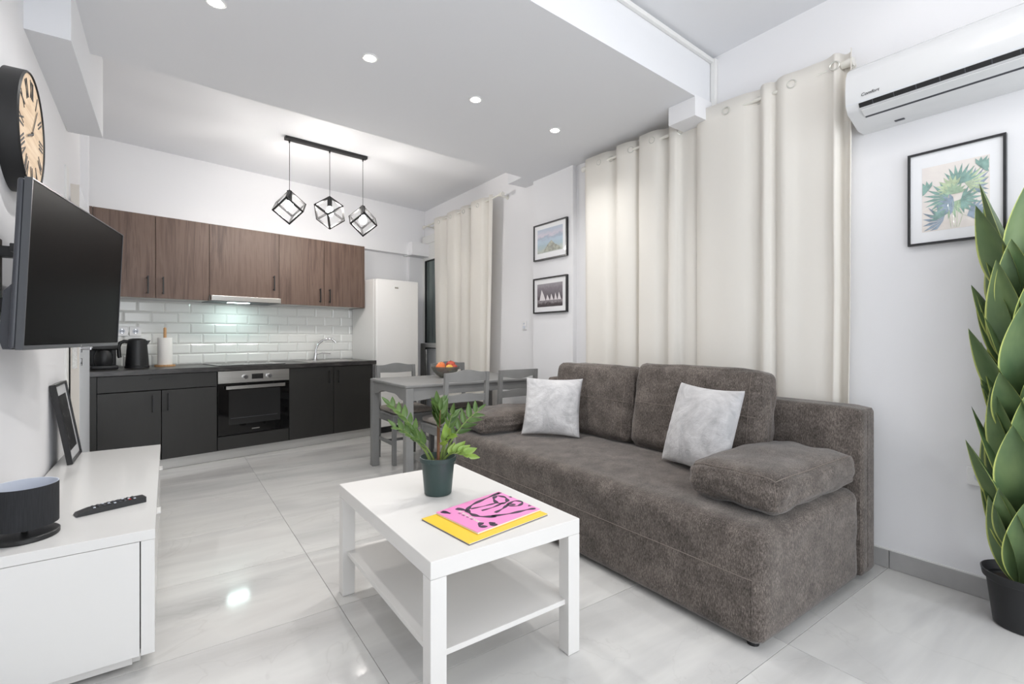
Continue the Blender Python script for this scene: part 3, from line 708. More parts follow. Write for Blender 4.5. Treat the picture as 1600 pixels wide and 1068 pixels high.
for c_ in [o for o in SC.objects if o.name.startswith('dining_chair.')][-1].children:
    if c_.name.startswith('top_rail'):
        c_.data = B().prism(prail, -0.009, 0.009, 'y').mesh('top_rail'); c_.data.materials.append(M['grey_wood'])
dup(ch, (1.695, 4.00, 0), PI, 'grey dining chair on the kitchen side of the table, in front of the fridge')
dup(ch, (2.22, 4.00, 0), PI, 'grey dining chair on the far side, behind the fruit bowl')

FB = Vector((1.93, 3.69, TZ))
bw = put('fruit_bowl', B().lathe([(0, 0.0), (0.045, 0.0), (0.05, 0.004), (0.08, 0.025), (0.105, 0.055), (0.122, 0.092), (0.118, 0.093), (0.10, 0.058), (0.076, 0.030), (0.045, 0.010), (0, 0.010)], seg=40), 'bowl_glass', None, FB, smooth=True)
tag(bw, 'round smoked glass bowl filled with fruit on the grey table', 'bowl')
def fruit(name, mat, off, r, label, sc=(1, 1, 0.93)):
    t = thing(name, label, 'fruit', FB + Vector(off), random.random() * 6, 'fruit in the glass bowl')
    prof = [(0, -0.92)] + [(math.cos(a) * (1 + 0.06 * math.sin(a)), math.sin(a)) for a in [(-80 + 160 * i / 14) * PI / 180 for i in range(15)]] + [(0, 0.86)]
    put('flesh', B().lathe([(x * r * sc[0], z * r * sc[2]) for x, z in prof], seg=24), mat, t, smooth=True, ang=80)
    put('stem', B().cyl((0, 0, r * 0.78), (0.003, 0, r * 1.06), 0.0022, seg=6), 'stalk', t)
fruit('orange', 'orange', (-0.062, -0.03, 0.085), 0.040, 'orange on the left of the glass bowl')
fruit('peach', 'peach', (-0.01, 0.058, 0.095), 0.036, 'pale peach at the back of the glass bowl')
fruit('apple', 'apple', (0.062, 0.02, 0.10), 0.041, 'large red apple on top at the right of the glass bowl')
fruit('lemon', 'yellow', (0.005, -0.062, 0.083), 0.031, 'yellow fruit at the front of the glass bowl')
fruit('apple', 'apple', (0.062, -0.048, 0.084), 0.026, 'smaller red apple at the right rim of the glass bowl')
fruit('apple', 'apple', (0.0, 0.0, 0.045), 0.030, 'red apple low in the middle of the glass bowl')

# ------------------------------------------------------------------ sofa
SX0, SX1, SBX, SY0, SY1, SZ = 1.60, 2.435, 2.605, 0.825, 2.95, 0.415
sf = thing('sofa', 'dark brown-grey fabric sofa with loose cushions along the curtained wall', 'sofa', (SX0, (SY0 + SY1) / 2, 0))
LY = SY1 - SY0
seat = RB(SX1 - SX0, LY, SZ - 0.012, 0.055, 0.0, 0.0, 0.012, 0.004, 3, 4.0)
sp = put('seat', seat.mesh(22), 'sofa', sf, ((SX1 - SX0) / 2, 0, 0.012 + (SZ - 0.012) / 2), smooth=True)
put('seam', seat.seam([(-1, -0.97, 0.15), (-1, 0.97, 0.15)], 0.0013, 60), 'seam', sp)
put('seam', seat.seam([(-1, -0.968, 0.15), (-1, -0.968, -0.95)], 0.0009, 20), 'sofa', sp)
brd = RB(SBX - SX1 - 0.004, LY + 0.0, 0.74, 0.03, 0.004, 0.0, 0.0)
bp = put('backboard', brd.mesh(14), 'sofa', sf, ((SX1 + SBX) / 2 - SX0 + 0.002, 0, 0.016 + 0.37), smooth=True)
put('seam', brd.seam([(-0.2, -1, -0.9), (-0.2, -1, 0.95)], 0.001, 20), 'sofa', bp)
for px, py in ((0.06, -LY / 2 + 0.06), (0.06, LY / 2 - 0.06), (0.92, -LY / 2 + 0.06), (0.92, LY / 2 - 0.06)):
    put('foot', B().cyl((px, py, 0), (px, py, 0.03), 0.02, 0.022, 16), 'black_plastic', sf, smooth=True)
def back_cushion(y0, y1, z1, seed):
    rb = RB(0.17, y1 - y0, z1 - SZ, 0.05, 0.018, 0.006, 0.008, 0.008, seed, 3.0)
    o = put('back_cushion', rb.mesh(18), 'sofa', sf, (2.335 - SX0, (y0 + y1) / 2 - (SY0 + SY1) / 2, SZ + (z1 - SZ) / 2 + 0.004), (0, math.radians(9), 0), smooth=True)
    put('seam', rb.seam([(-1, -0.96, 0.05), (-1, 0.96, 0.05)], 0.0012, 40), 'seam', o)
    for yy in (-0.86,):
        put('seam', rb.seam([(-1, yy, -0.95), (-1, yy, 0.95)], 0.0011, 40), 'seam', o)
    put('seam', rb.seam([(-1, 0.02, 0.05), (-1, 0.02, 0.97)], 0.0009, 24), 'seam', o)
back_cushion(1.945, 2.66, 0.872, 5)
back_cushion(1.17, 1.935, 0.897, 9)
def arm_cushion(cx, cy, sx, sy, h, rz, seed, tilt=0.0, label=None):
    rb = RB(sx, sy, h, 0.05, 0.01, 0.01, 0.022, 0.012, seed, 2.5)
    o = put('arm_cushion', rb.mesh(18), 'sofa', sf, (cx - SX0, cy - (SY0 + SY1) / 2, SZ + h / 2 + 0.012), (tilt, 0, rz), smooth=True)
    k = 0.97
    put('seam', rb.seam([(-k, -k, 1), (k, -k, 1), (k, k, 1), (-k, k, 1), (-k, -k, 1)], 0.0012, 30), 'seam', o)
    put('seam', rb.seam([(-1, -k, 0.95), (-1, -k, -0.8)], 0.001, 12), 'seam', o)
    return o
arm_cushion(2.085, 1.02, 0.70, 0.37, 0.14, 0.0, 2)
arm_cushion(2.0, 2.83, 0.68, 0.36, 0.125, 0.0, 6)

def pillow(s, th, name, label, loc, rot):
    b = B()
    def f(sgn):
        def g(u, v):
            a, c = 2 * u - 1, 2 * v - 1
            a = math.copysign(1 - (1 - abs(a)) ** 1.3, a); c = math.copysign(1 - (1 - abs(c)) ** 1.3, c)
            x = a * s / 2 * (1 - 0.07 * (1 - c * c)); y = c * s / 2 * (1 - 0.07 * (1 - a * a))
            t = max(0.0, (1 - a * a) * (1 - c * c)) ** 0.42
            w_ = 0.010 * noise.noise(Vector((a * 2.2, c * 2.2, sgn * 3 + s))) * (1 - max(abs(a), abs(c)) ** 6)
            # puckers running in from the side seams
            w_ += 0.006 * math.sin(c * 26 + 2 * a) * max(0, abs(a) - 0.55) * 2 * (1 - abs(a)) * 4
            return Vector((x, y, sgn * (t * th / 2 + w_ * t)))
        return g
    b.grid(f(1), 40, 40); b.grid(f(-1), 40, 40)
    bmesh.ops.remove_doubles(b.bm, verts=b.bm.verts[:], dist=0.0004)
    o = put(name, b, 'velvet', None, loc, rot, smooth=True, ang=None)
    return tag(o, label, 'pillow', 'pale grey velvet pillows on the sofa')
def orient(x, y):
    """rotation whose local x and y follow the given directions"""
    x = Vector(x).normalized(); y = Vector(y); y = (y - x * x.dot(y)).normalized(); z = x.cross(y)
    return Matrix((x, y, z)).transposed().to_euler()
def pillow_at(bl, br, tl, th, name, label):
    bl, br, tl = Vector(bl), Vector(br), Vector(tl); s = ((br - bl).length + (tl - bl).length) / 2
    c_ = bl + (br - bl) * 0.5 + (tl - bl) * 0.5
    return pillow(s, th, name, label, c_, orient(br - bl, tl - bl))
pillow_at((1.87, 2.545, 0.432), (2.10, 2.235, 0.432), (1.985, 2.60, 0.79), 0.13, 'throw_pillow', 'pale grey velvet pillow upright at the table end of the sofa')
pillow_at((2.10, 1.645, 0.44), (2.00, 1.25, 0.437), (2.185, 1.495, 0.82), 0.15, 'throw_pillow', 'pale grey velvet pillow tipped on one corner against the larger armrest cushion')

# ------------------------------------------------------------------ coffee table and what is on it
CX0, CX1, CY0, CY1, CZ = 0.585, 1.140, 1.205, 2.068, 0.45
ct = thing('coffee_table', 'white square-legged coffee table with lower shelf in front of the sofa', 'table', ((CX0 + CX1) / 2, (CY0 + CY1) / 2, 0))
hx, hy = (CX1 - CX0) / 2, (CY1 - CY0) / 2
put('tabletop', box1(-hx, -hy, CZ - 0.05, hx, hy, CZ, 0.0015, 1), 'white_satin', ct)
for sx in (-1, 1):
    for sy in (-1, 1):
        put('leg', box1(sx * hx - (0.05 if sx > 0 else 0), sy * hy - (0.05 if sy > 0 else 0), 0.001, sx * hx + (0 if sx > 0 else 0.05), sy * hy + (0 if sy > 0 else 0.05), CZ - 0.0508, 0.0015, 1), 'white_satin', ct)
put('shelf', box1(-hx + 0.018, -hy + 0.018, 0.165, hx - 0.018, hy - 0.018, 0.182, 0.001, 1), 'white_satin', ct)

def quadbox(name, corners, z0, z1, mat, parent=None):
    """flat booklet from its four corners (world xy)"""
    cx = sum(p[0] for p in corners) / 4; cy = sum(p[1] for p in corners) / 4
    b = B().prism([(p[0] - cx, p[1] - cy) for p in corners], 0, z1 - z0)
    return put(name, b, mat, parent, (cx, cy, z0)), (cx, cy)
yl = [(0.695, 1.500), (0.725, 1.237), (1.068, 1.288), (1.042, 1.552)]
ym = thing('magazine', 'yellow magazine lying under the pink one on the coffee table', 'magazine', (0.89, 1.40, CZ), 0, 'magazines on the coffee table')
def sub(c, z0, z1, mat, name, par, k=1.0):
    return put(name, B().prism([((p[0] - 0.89) * k, (p[1] - 1.40) * k) for p in c], z0, z1), mat, par)
sub(yl, 0.0005, 0.0015, 'mag_ink', 'back_cover', ym); sub(yl, 0.0016, 0.0045, 'mag_white', 'pages', ym, 0.99); sub(yl, 0.0046, 0.006, 'mag_yellow', 'front_cover', ym)
pk = [(0.751, 1.506), (0.779, 1.276), (1.063, 1.322), (1.052, 1.567)]
pm = thing('magazine', 'pink magazine with dark brush drawing on top of the yellow one', 'magazine', (0.89, 1.40, CZ + 0.0062), 0, 'magazines on the coffee table')
sub(pk, 0.0002, 0.001, 'mag_yellow', 'back_cover', pm); sub(pk, 0.0011, 0.006, 'mag_white', 'pages', pm, 0.992); fcv = sub(pk, 0.0061, 0.0072, 'mag_pink', 'front_cover', pm)
# brush strokes printed on the cover, in cover coordinates (s along the long lower side, t up the cover)
P00, P10, P11, P01 = [Vector((p[0] - 0.89, p[1] - 1.40, 0)) for p in (pk[0], pk[1], pk[2], pk[3])]
def cov(s_, t_): return P00 * (1 - s_) * (1 - t_) + P10 * s_ * (1 - t_) + P11 * s_ * t_ + P01 * (1 - s_) * t_
def stroke(pts, w0, mat='mag_ink', name='brush_stroke', z=0.00725):
    fine = []
    n = len(pts)
    for i in range(n - 1):
        p0, p1, p2, p3 = [pts[max(0, min(n - 1, i + k))] for k in (-1, 0, 1, 2)]
        for j in range(6):
            f = j / 6
            fine.append(tuple(0.5 * ((2 * b_) + (-a_ + c_) * f + (2 * a_ - 5 * b_ + 4 * c_ - d_) * f * f + (-a_ + 3 * b_ - 3 * c_ + d_) * f ** 3) for a_, b_, c_, d_ in zip(p0, p1, p2, p3)))
    fine.append(pts[-1])
    w0 *= 1.3; b = B(); prev = None
    P = [cov(*p) for p in fine]
    for i, p in enumerate(P):
        tdir = (P[min(i + 1, len(P) - 1)] - P[max(i - 1, 0)]).normalized(); nrm = Vector((-tdir.y, tdir.x, 0))
        ww = w0 * (0.75 + 0.35 * math.sin(i * 0.9))
        pair = []
        for s_ in (-1, 1):
            pair.append((b.bm.verts.new(p + nrm * ww * s_ + Vector((0, 0, z))), b.bm.verts.new(p + nrm * ww * s_ + Vector((0, 0, z + 0.0004)))))
        if prev:
            (a0_, a1_), (c0_, c1_) = prev; (d0_, d1_), (e0_, e1_) = pair
            b.bm.faces.new((a1_, c1_, e1_, d1_)); b.bm.faces.new((a0_, a1_, d1_, d0_)); b.bm.faces.new((c1_, c0_, e0_, e1_))
        prev = pair
    put(name, b, mat, fcv, recalc=False)
stroke([(0.06, 0.98), (0.10, 0.7), (0.16, 0.45), (0.27, 0.30)], 0.006)
stroke([(0.10, 0.24), (0.30, 0.30)], 0.008); stroke([(0.04, 0.06), (0.20, 0.10)], 0.008)
stroke([(0.27, 0.30), (0.42, 0.27), (0.60, 0.30), (0.76, 0.44)], 0.0075)
stroke([(0.27, 0.36), (0.33, 0.55), (0.36, 0.72)], 0.004); stroke([(0.44, 0.42), (0.46, 0.6), (0.43, 0.78)], 0.004)
stroke([(0.64, 0.50), (0.60, 0.66), (0.54, 0.80), (0.62, 0.86)], 0.005)
stroke([(0.36, 0.72), (0.20, 0.78), (0.14, 0.88), (0.28, 0.92), (0.42, 0.86), (0.44, 0.76), (0.36, 0.72)], 0.006)
stroke([(0.52, 0.80), (0.50, 0.94), (0.62, 0.98), (0.68, 0.86), (0.58, 0.78), (0.52, 0.80)], 0.005)
stroke([(0.70, 0.40), (0.82, 0.62), (0.88, 0.84), (0.93, 0.97)], 0.006)
stroke([(0.78, 0.20), (0.86, 0.12), (0.94, 0.18)], 0.007); stroke([(0.88, 0.30), (0.93, 0.24), (0.985, 0.30)], 0.008)
stroke([(0.05, 0.94), (0.09, 0.99)], 0.005); stroke([(0.30, 0.985), (0.36, 0.985)], 0.004); stroke([(0.78, 0.96), (0.82, 0.985)], 0.005)
for k, s0 in enumerate((0.20, 0.31, 0.40, 0.50, 0.60, 0.68)):
    pts_ = [(s0 + 0.012 * i, 0.20 + 0.018 * ((i * 7 + k) % 3) - 0.06 * (s0 - 0.2)) for i in range(7)]
    stroke(pts_, 0.0012, 'mag_white', 'scribble', 0.0077)
for k, s0 in enumerate((0.27, 0.36, 0.46, 0.56)):
    stroke([(s0 + 0.012 * i, 0.165 + 0.012 * ((i * 5 + k) % 3)) for i in range(6)], 0.0008, 'mag_ink', 'scribble')

def leaf_mesh(L, W, bend, cup, name, n=10, belly=0.45, twist=0.0, tip=0.9):
    """leaf from the origin along +z, opening towards +y"""
    def f(u, v):
        a = 2 * u - 1; t = v
        wd_ = W / 2 * (math.sin(PI * min(1.0, (t ** belly if t > 0 else 0))) ** tip if t < 1 else 0)
        if t <= 0: wd_ = W * 0.06
        y = bend * t * t + cup * (a * a) * wd_ * 2
        ang = twist * t
        x = a * wd_
        return Vector((x * math.cos(ang) - y * 0 * math.sin(ang), y + x * math.sin(ang), L * (t - 0.12 * abs(bend / L) * t * t)))
    return B().grid(f, 6, n, uv=True).mesh(name, False)

# ZZ plant
zp = thing('potted_plant', 'small leafy green plant in a dark green pot on the coffee table', 'plant', (0.868, 1.722, CZ), 0)
put('pot', B().lathe([(0, 0.001), (0.050, 0.001), (0.053, 0.004), (0.064, 0.128), (0.070, 0.130), (0.071, 0.146), (0.067, 0.147), (0.062, 0.135), (0.055, 0.118), (0.0, 0.118)], seg=36), 'potgreen', zp, smooth=True)
put('soil', B().lathe([(0, 0.127), (0.03, 0.126), (0.061, 0.1235), (0.061, 0.119), (0, 0.119)]), 'soil', zp, smooth=True)
lm = leaf_mesh(0.058, 0.0215, 0.010, 0.22, 'leaf', belly=0.62); lm.materials.append(M['zzleaf'])
lm2 = leaf_mesh(0.058, 0.030, 0.012, 0.2, 'leaf', belly=0.62); lm2.materials.append(M['zzlight'])
CR = Vector((math.cos(YAW), -math.sin(YAW), 0)); CFW = Vector((math.sin(YAW), math.cos(YAW), 0))   # picture right, away from camera
def zz(dx, dd, top, bow, nl, mesh_, L0=0.35, col='stemg', s=1.0):
    """stem leaning dx to picture right and dd away, rising to top"""
    root = CR * (dx * 0.12) + CFW * (dd * 0.10) + Vector((random.uniform(-.012, .012), random.uniform(-.012, .012), 0.122))
    end = CR * dx + CFW * dd + Vector((0, 0, top))
    ctl = (root + end) / 2 + Vector((0, 0, bow)) - (CR * dx + CFW * dd) * 0.18
    pts_ = [root * (1 - t) ** 2 + ctl * 2 * t * (1 - t) + end * t * t for t in [i / 14 for i in range(15)]]
    st = put('stem', B().tube(pts_, 0.004, 8, rs=[0.0052 - 0.0034 * i / 14 for i in range(15)]), col, zp, smooth=True)
    for k in range(nl):
        t = L0 + (1 - L0) * k / (nl - 1)
        p = root * (1 - t) ** 2 + ctl * 2 * t * (1 - t) + end * t * t
        tg = ((ctl - root) * (1 - t) + (end - ctl) * t).normalized()
        side = tg.cross(Vector((0.25, -0.5, 0.6))).normalized() * (1 if k % 2 else -1)
        if k == nl - 1: side = side * 0.1
        dirz = (tg * 0.62 + side * 0.85 + Vector((0, 0, 0.12))).normalized()
        nrm = (Vector((0, -0.3, 1)) - CFW * 0.8); nrm = (nrm - dirz * nrm.dot(dirz)).normalized()
        xx = nrm.cross(dirz)
        o = link('leaf', mesh_, None, st, p); o.rotation_euler = Matrix((xx, nrm, dirz)).transposed().to_euler()
        f = s * (0.72 + 0.4 * math.sin(PI * min(1, 0.25 + 0.75 * (k / nl)))) * random.uniform(0.88, 1.12); o.scale = (f, f, f)
    for p in lm.polygons: p.use_smooth = True
zz(-0.195, 0.02, 0.345, 0.03, 11, lm, 0.42); zz(-0.155, -0.05, 0.27, 0.02, 8, lm, 0.5)
zz(-0.005, 0.02, 0.345, 0.04, 9, lm, 0.62, 'stalk', 1.25); zz(0.012, -0.02, 0.33, 0.02, 8, lm, 0.62, 'stalk', 1.2)
zz(0.055, 0.0, 0.31, 0.02, 7, lm, 0.55); zz(0.155, 0.07, 0.315, 0.03, 10, lm, 0.42); zz(0.05, -0.05, 0.24, 0.02, 6, lm2, 0.5)
zz(0.125, -0.04, 0.155, 0.05, 9, lm2, 0.35); zz(-0.095, -0.02, 0.225, 0.02, 7, lm, 0.5)
for p in lm2.polygons: p.use_smooth = True

# ------------------------------------------------------------------ tall snake-leaved plant at the right edge
tp_ = thing('tall_plant', 'tall plant with long yellow-edged leaves in a black pot at the right edge', 'plant', (2.557, 0.358, 0))
put('pot', B().lathe([(0, 0.002), (0.076, 0.002), (0.080, 0.006), (0.096, 0.145), (0.099, 0.168), (0.109, 0.172), (0.114, 0.198), (0.110, 0.2), (0.104, 0.178), (0.094, 0.15), (0.0, 0.15)], seg=44), 'potblack', tp_, smooth=True)
put('soil', B().lathe([(0, 0.162), (0.06, 0.16), (0.094, 0.156), (0.094, 0.151), (0, 0.151)]), 'soil', tp_, smooth=True)
put('trunk', B().tube([(0, 0, 0.155), (0.003, 0.0, 0.6), (0, 0, 1.3)], 0.018, 10, rs=[0.016, 0.015, 0.01]), 'stemg', tp_, smooth=True)
sm = [leaf_mesh(0.36, 0.118, 0.045, 0.22, 'long_leaf', 16, 0.72), leaf_mesh(0.31, 0.108, 0.05, 0.22, 'long_leaf', 16, 0.72), leaf_mesh(0.40, 0.124, 0.035, 0.2, 'long_leaf', 16, 0.72)]
for m_ in sm:
    m_.materials.append(M['snake'])
    for p in m_.polygons: p.use_smooth = True
def tall_leaf(a, z, tilt, m_, s, r0=0.018):
    dirz = Vector((math.cos(a) * math.sin(tilt), math.sin(a) * math.sin(tilt), math.cos(tilt)))
    nrm = Vector((math.cos(a), math.sin(a), 0)); nrm = (nrm - dirz * nrm.dot(dirz)).normalized(); xx = nrm.cross(dirz)
    o = link('leaf', m_, None, tp_, Vector((math.cos(a) * r0, math.sin(a) * r0, z)))
    o.rotation_euler = Matrix((xx, nrm, dirz)).transposed().to_euler(); o.scale = (s, s, s)
N = 54
for i in range(N):
    f = i / (N - 1); a = i * 2.39996 + 0.4
    if abs((a - 0.0 + PI) % (2 * PI) - PI) < 0.6 and f < 0.9: a += 0.9      # keep clear of the wall
    tall_leaf(a, 0.24 + f * 1.06, math.radians(15 - 6 * f + random.uniform(-4, 8)), sm[i % 3], random.uniform(0.88, 1.1))
for a in (2.4, 3.3, 4.2): tall_leaf(a, 0.156, math.radians(9), sm[0], 0.95, 0.02)

# ------------------------------------------------------------------ television bench and what is on it
BX0, BX1, BY0, BY1, BZ = -0.447, -0.033, 1.947, 3.452, 0.445
tb = thing('tv_bench', 'white high-gloss television bench along the left wall', 'bench', (BX0, BY0, 0))
L_, D_ = BY1 - BY0, BX1 - BX0
put('top', box1(0, 0, BZ - 0.032, D_, L_, BZ, 0.001, 1), 'white_gloss', tb)
put('body', B().box(0, 0.02, 0.045, D_ - 0.022, L_ - 0.001, 0.06).box(0, 0.02, 0.06, 0.016, L_ - 0.001, BZ - 0.0325).box(0.016, L_ - 0.02, 0.06, D_ - 0.022, L_ - 0.002, BZ - 0.0325), 'white_gloss', tb)
put('end_panel', box1(0.0, 0.002, 0.046, D_ - 0.040, 0.018, BZ - 0.034, 0.001, 1), 'white_gloss', tb)
put('corner_post', box1(D_ - 0.037, 0.001, 0.046, D_ - 0.001, 0.019, BZ - 0.0328, 0.001, 1), 'white_gloss', tb)
for k in range(2):
    y0 = 0.02 + k * (L_ - 0.02) / 2; y1 = 0.02 + (k + 1) * (L_ - 0.02) / 2
    q = put('drawer', box1(D_ - 0.0205, y0 + 0.002, 0.048, D_ - 0.002, y1 - 0.002, BZ - 0.036, 0.001, 1), 'white_gloss', tb)
    for zz_ in (0.385,):
        put('handle', box1(D_ - 0.0018, (y0 + y1) / 2 - 0.03, zz_, D_ + 0.012, (y0 + y1) / 2 + 0.03, zz_ + 0.008, 0.001, 1), 'white_gloss', q)
for x, y in ((0.03, 0.06), (D_ - 0.09, 0.06), (0.03, L_ - 0.1), (D_ - 0.09, L_ - 0.1)):
    put('foot', box1(x, y, 0.001, x + 0.05, y + 0.05, 0.044, 0.002, 1), 'white_satin', tb)
put('bottom_rail', box1(0.03, 0.03, 0.012, D_ - 0.06, 0.055, 0.0445, 0.001, 1), 'white_satin', tb)

lp = thing('table_lamp', 'black drum-shade table lamp on the white bench at the left edge', 'lamp', (-0.362, 2.10, BZ))
put('base', B().lathe([(0, 0.0005), (0.080, 0.0005), (0.082, 0.003), (0.082, 0.014), (0.079, 0.0165), (0, 0.0165)], seg=44), 'black', lp, smooth=True)
put('stem', B().cyl((0, 0, 0.0165), (0, 0, 0.066), 0.0075, seg=14), 'black', lp, smooth=True)
sh = put('shade', B().lathe([(0.0775, 0.040), (0.0795, 0.040), (0.0795, 0.163), (0.079, 0.164)], seg=48), 'lampshade', lp, smooth=True)
put('shade_lining', B().lathe([(0.0775, 0.040), (0.0765, 0.164), (0.0795, 0.1645)], seg=48), 'shade_in', sh, smooth=True)
put('shade_ring', B().lathe([(0, 0.064), (0.077, 0.064), (0.077, 0.067), (0, 0.067)], seg=24), 'shade_in', lp)

ra = Vector((-0.262, 2.238, BZ)); rb_ = Vector((-0.072, 2.30, BZ)); rd = rb_ - ra
rm = thing('remote_control', 'black remote control lying on the white bench', 'remote', (ra + rb_) / 2, math.atan2(rd.y, rd.x))
RL = rd.length
put('body', B().prism([(-RL / 2, 0.002), (-RL / 2 + 0.02, 0.0005), (RL / 2, 0.0005), (RL / 2, 0.020), (RL / 2 - 0.06, 0.021), (-RL / 2 + 0.04, 0.018), (-RL / 2 + 0.005, 0.010)], -0.022, 0.022, 'y').bevel(0.003), 'black_plastic', rm)
for i in range(9):
    for j in range(3):
        x = -RL / 2 + 0.05 + i * 0.0145; z = 0.0183 + (0.0026 * min(1, (x + RL / 2 - 0.04) / 0.11))
        put('button', box1(x - 0.0035, -0.014 + j * 0.014 - 0.0035, z, x + 0.0035, -0.014 + j * 0.014 + 0.0035, z + 0.003, 0.0008, 1), 'red' if (i == 7 and j == 0) else 'shade_in' if (i + j) % 4 == 0 else 'tv_case', rm)

# leaning framed picture on the bench
FW, FHT = 0.312, 0.392
pf = thing('photo_frame', 'black framed dark print leaning on the wall at the end of the bench', 'picture frame', (-0.396, 3.302, BZ + 0.001))
pf.rotation_euler = (math.radians(-9.2), 0, PI / 2)      # local x along the wall, local -y to the room, z up leaning back
def frame_parts(t, W, Hh, bw_, depth, mat_w, z0=0.0, printmat='mat_white'):
    """frame with local x width, z up, face towards -y, back at y=0"""
    f_ = B().box(-W / 2, -depth, z0, -W / 2 + bw_, 0, z0 + Hh).box(W / 2 - bw_, -depth, z0, W / 2, 0, z0 + Hh).box(-W / 2 + bw_, -depth, z0, W / 2 - bw_, 0, z0 + bw_).box(-W / 2 + bw_, -depth, z0 + Hh - bw_, W / 2 - bw_, 0, z0 + Hh)
    put('frame', f_, 'frame_black', t)
    put('mat_board', B().box(-W / 2 + bw_, -depth * 0.62, z0 + bw_, W / 2 - bw_, -depth * 0.3, z0 + Hh - bw_), 'mat_white', t)
    return -depth * 0.62
def art(name, fn, coat=0.7):
    k = NT(name); fn(k); k.b.inputs['Roughness'].default_value = 0.5; k.b.inputs['Coat Weight'].default_value = coat; k.b.inputs['Coat Roughness'].default_value = 0.03; return k.m
def dark_art(k):
    v = k.obj((1, 1, 1)); n1 = k.noise(v, 26, 5, 0.7, 0.5)
    r = k.ramp(n1.outputs[0], [(0.42, (24, 24, 26)), (0.6, (38, 38, 40)), (0.72, (130, 130, 130))]); k.l(r.outputs[0], k.b.inputs['Base Color'])
M['dark_art'] = art('dark_print', dark_art, 0.3)
yb = frame_parts(pf, FW, FHT, 0.012, 0.022, 0.03)
put('print', B().box(-FW / 2 + 0.045, yb - 0.0006, 0.055, FW / 2 - 0.045, yb - 0.0001, FHT - 0.06), 'dark_art', pf)

# ------------------------------------------------------------------ television
TVW = 0.885; TVH = 0.502; tva = 1.3946
tvc = Vector((-0.268, 2.3916, 0))
tv = thing('television', 'black flat television on a swivel wall mount above the white bench', 'television', (tvc.x, tvc.y, 1.028))
tv.rotation_euler = (0.042, 0, tva)     # local x along the screen, -y faces the room
W2 = TVW / 2
put('screen', box1(-W2 + 0.004, -0.004, 0.014, W2 - 0.004, 0.002, TVH - 0.004, 0.001, 1), 'tv_screen', tv)
put('bezel', B().box(-W2, -0.006, 0, W2, 0.012, 0.013).box(-W2, -0.006, TVH - 0.004, W2, 0.012, TVH).box(-W2, -0.006, 0.013, -W2 + 0.004, 0.012, TVH - 0.004).box(W2 - 0.004, -0.006, 0.013, W2, 0.012, TVH - 0.004), 'tv_edge', tv)
put('back_shell', box1(-W2 + 0.002, 0.0125, 0.004, W2 - 0.002, 0.03, TVH - 0.003, 0.008, 3), 'tv_case', tv, smooth=True)
put('rear_housing', B().prism([(0.0305, 0.0), (0.0305, 0.20), (0.055, 0.17), (0.06, 0.03), (0.05, 0.0)], -W2 + 0.03, W2 - 0.03, 'x').bevel(0.006), 'tv_case', tv)
put('indicator', B().box(-0.003, -0.0065, 0.003, 0.003, -0.0061, 0.008), 'steel', tv)
wm = thing('wall_mount', 'black swivel wall bracket holding the television', 'bracket', (-0.4495, 2.20, 1.25))
put('wall_plate', box1(0, -0.03, -0.13, 0.014, 0.03, 0.13, 0.002), 'black', wm)
put('arm', box1(0.014, -0.02, 0.07, 0.10, 0.02, 0.105, 0.002), 'black', wm)
put('arm', box1(0.014, -0.02, -0.105, 0.10, 0.02, -0.06, 0.002), 'black', wm)
put('bracket_plate', box1(0.06, -0.13, 0.075, 0.075, 0.16, 0.10, 0.002), 'black', wm)

# wall clock
cz, cy, cr = 1.785, 2.385, 0.207
ck = thing('wall_clock', 'round wall clock with deep black rim and wood face above the television', 'clock', (-0.4495, cy, cz))
ck.rotation_euler = (0, PI / 2, 0)      # local z points into the room, local -x is up
put('rim', B().lathe([(cr - 0.004, 0), (cr, 0.002), (cr, 0.056), (cr - 0.004, 0.061), (cr - 0.006, 0.061), (cr - 0.0075, 0.058), (cr - 0.0075, 0.05), (cr - 0.02, 0.05), (cr - 0.02, 0.0), (cr - 0.004, 0)], seg=72), 'black', ck, smooth=True)
def clock_wood():
    k = NT('clock_face_wood'); v = k.obj((14, 1.2, 3)); n1 = k.noise(v, 4, 5, 0.6, 0.5)
    r = k.ramp(n1.outputs[0], [(0.3, (196, 164, 130)), (0.5, (222, 196, 164)), (0.7, (232, 210, 182))]); k.l(r.outputs[0], k.b.inputs['Base Color']); k.b.inputs['Roughness'].default_value = 0.6; return k.m
M['clockwood'] = clock_wood()
fc = put('face', B().lathe([(0, 0.056), (cr - 0.008, 0.056), (cr - 0.008, 0.0505), (0, 0.0505)], seg=64), 'clockwood', ck)
ROM = ['XII', 'I', 'II', 'III', 'IV', 'V', 'VI', 'VII', 'VIII', 'IX', 'X', 'XI']
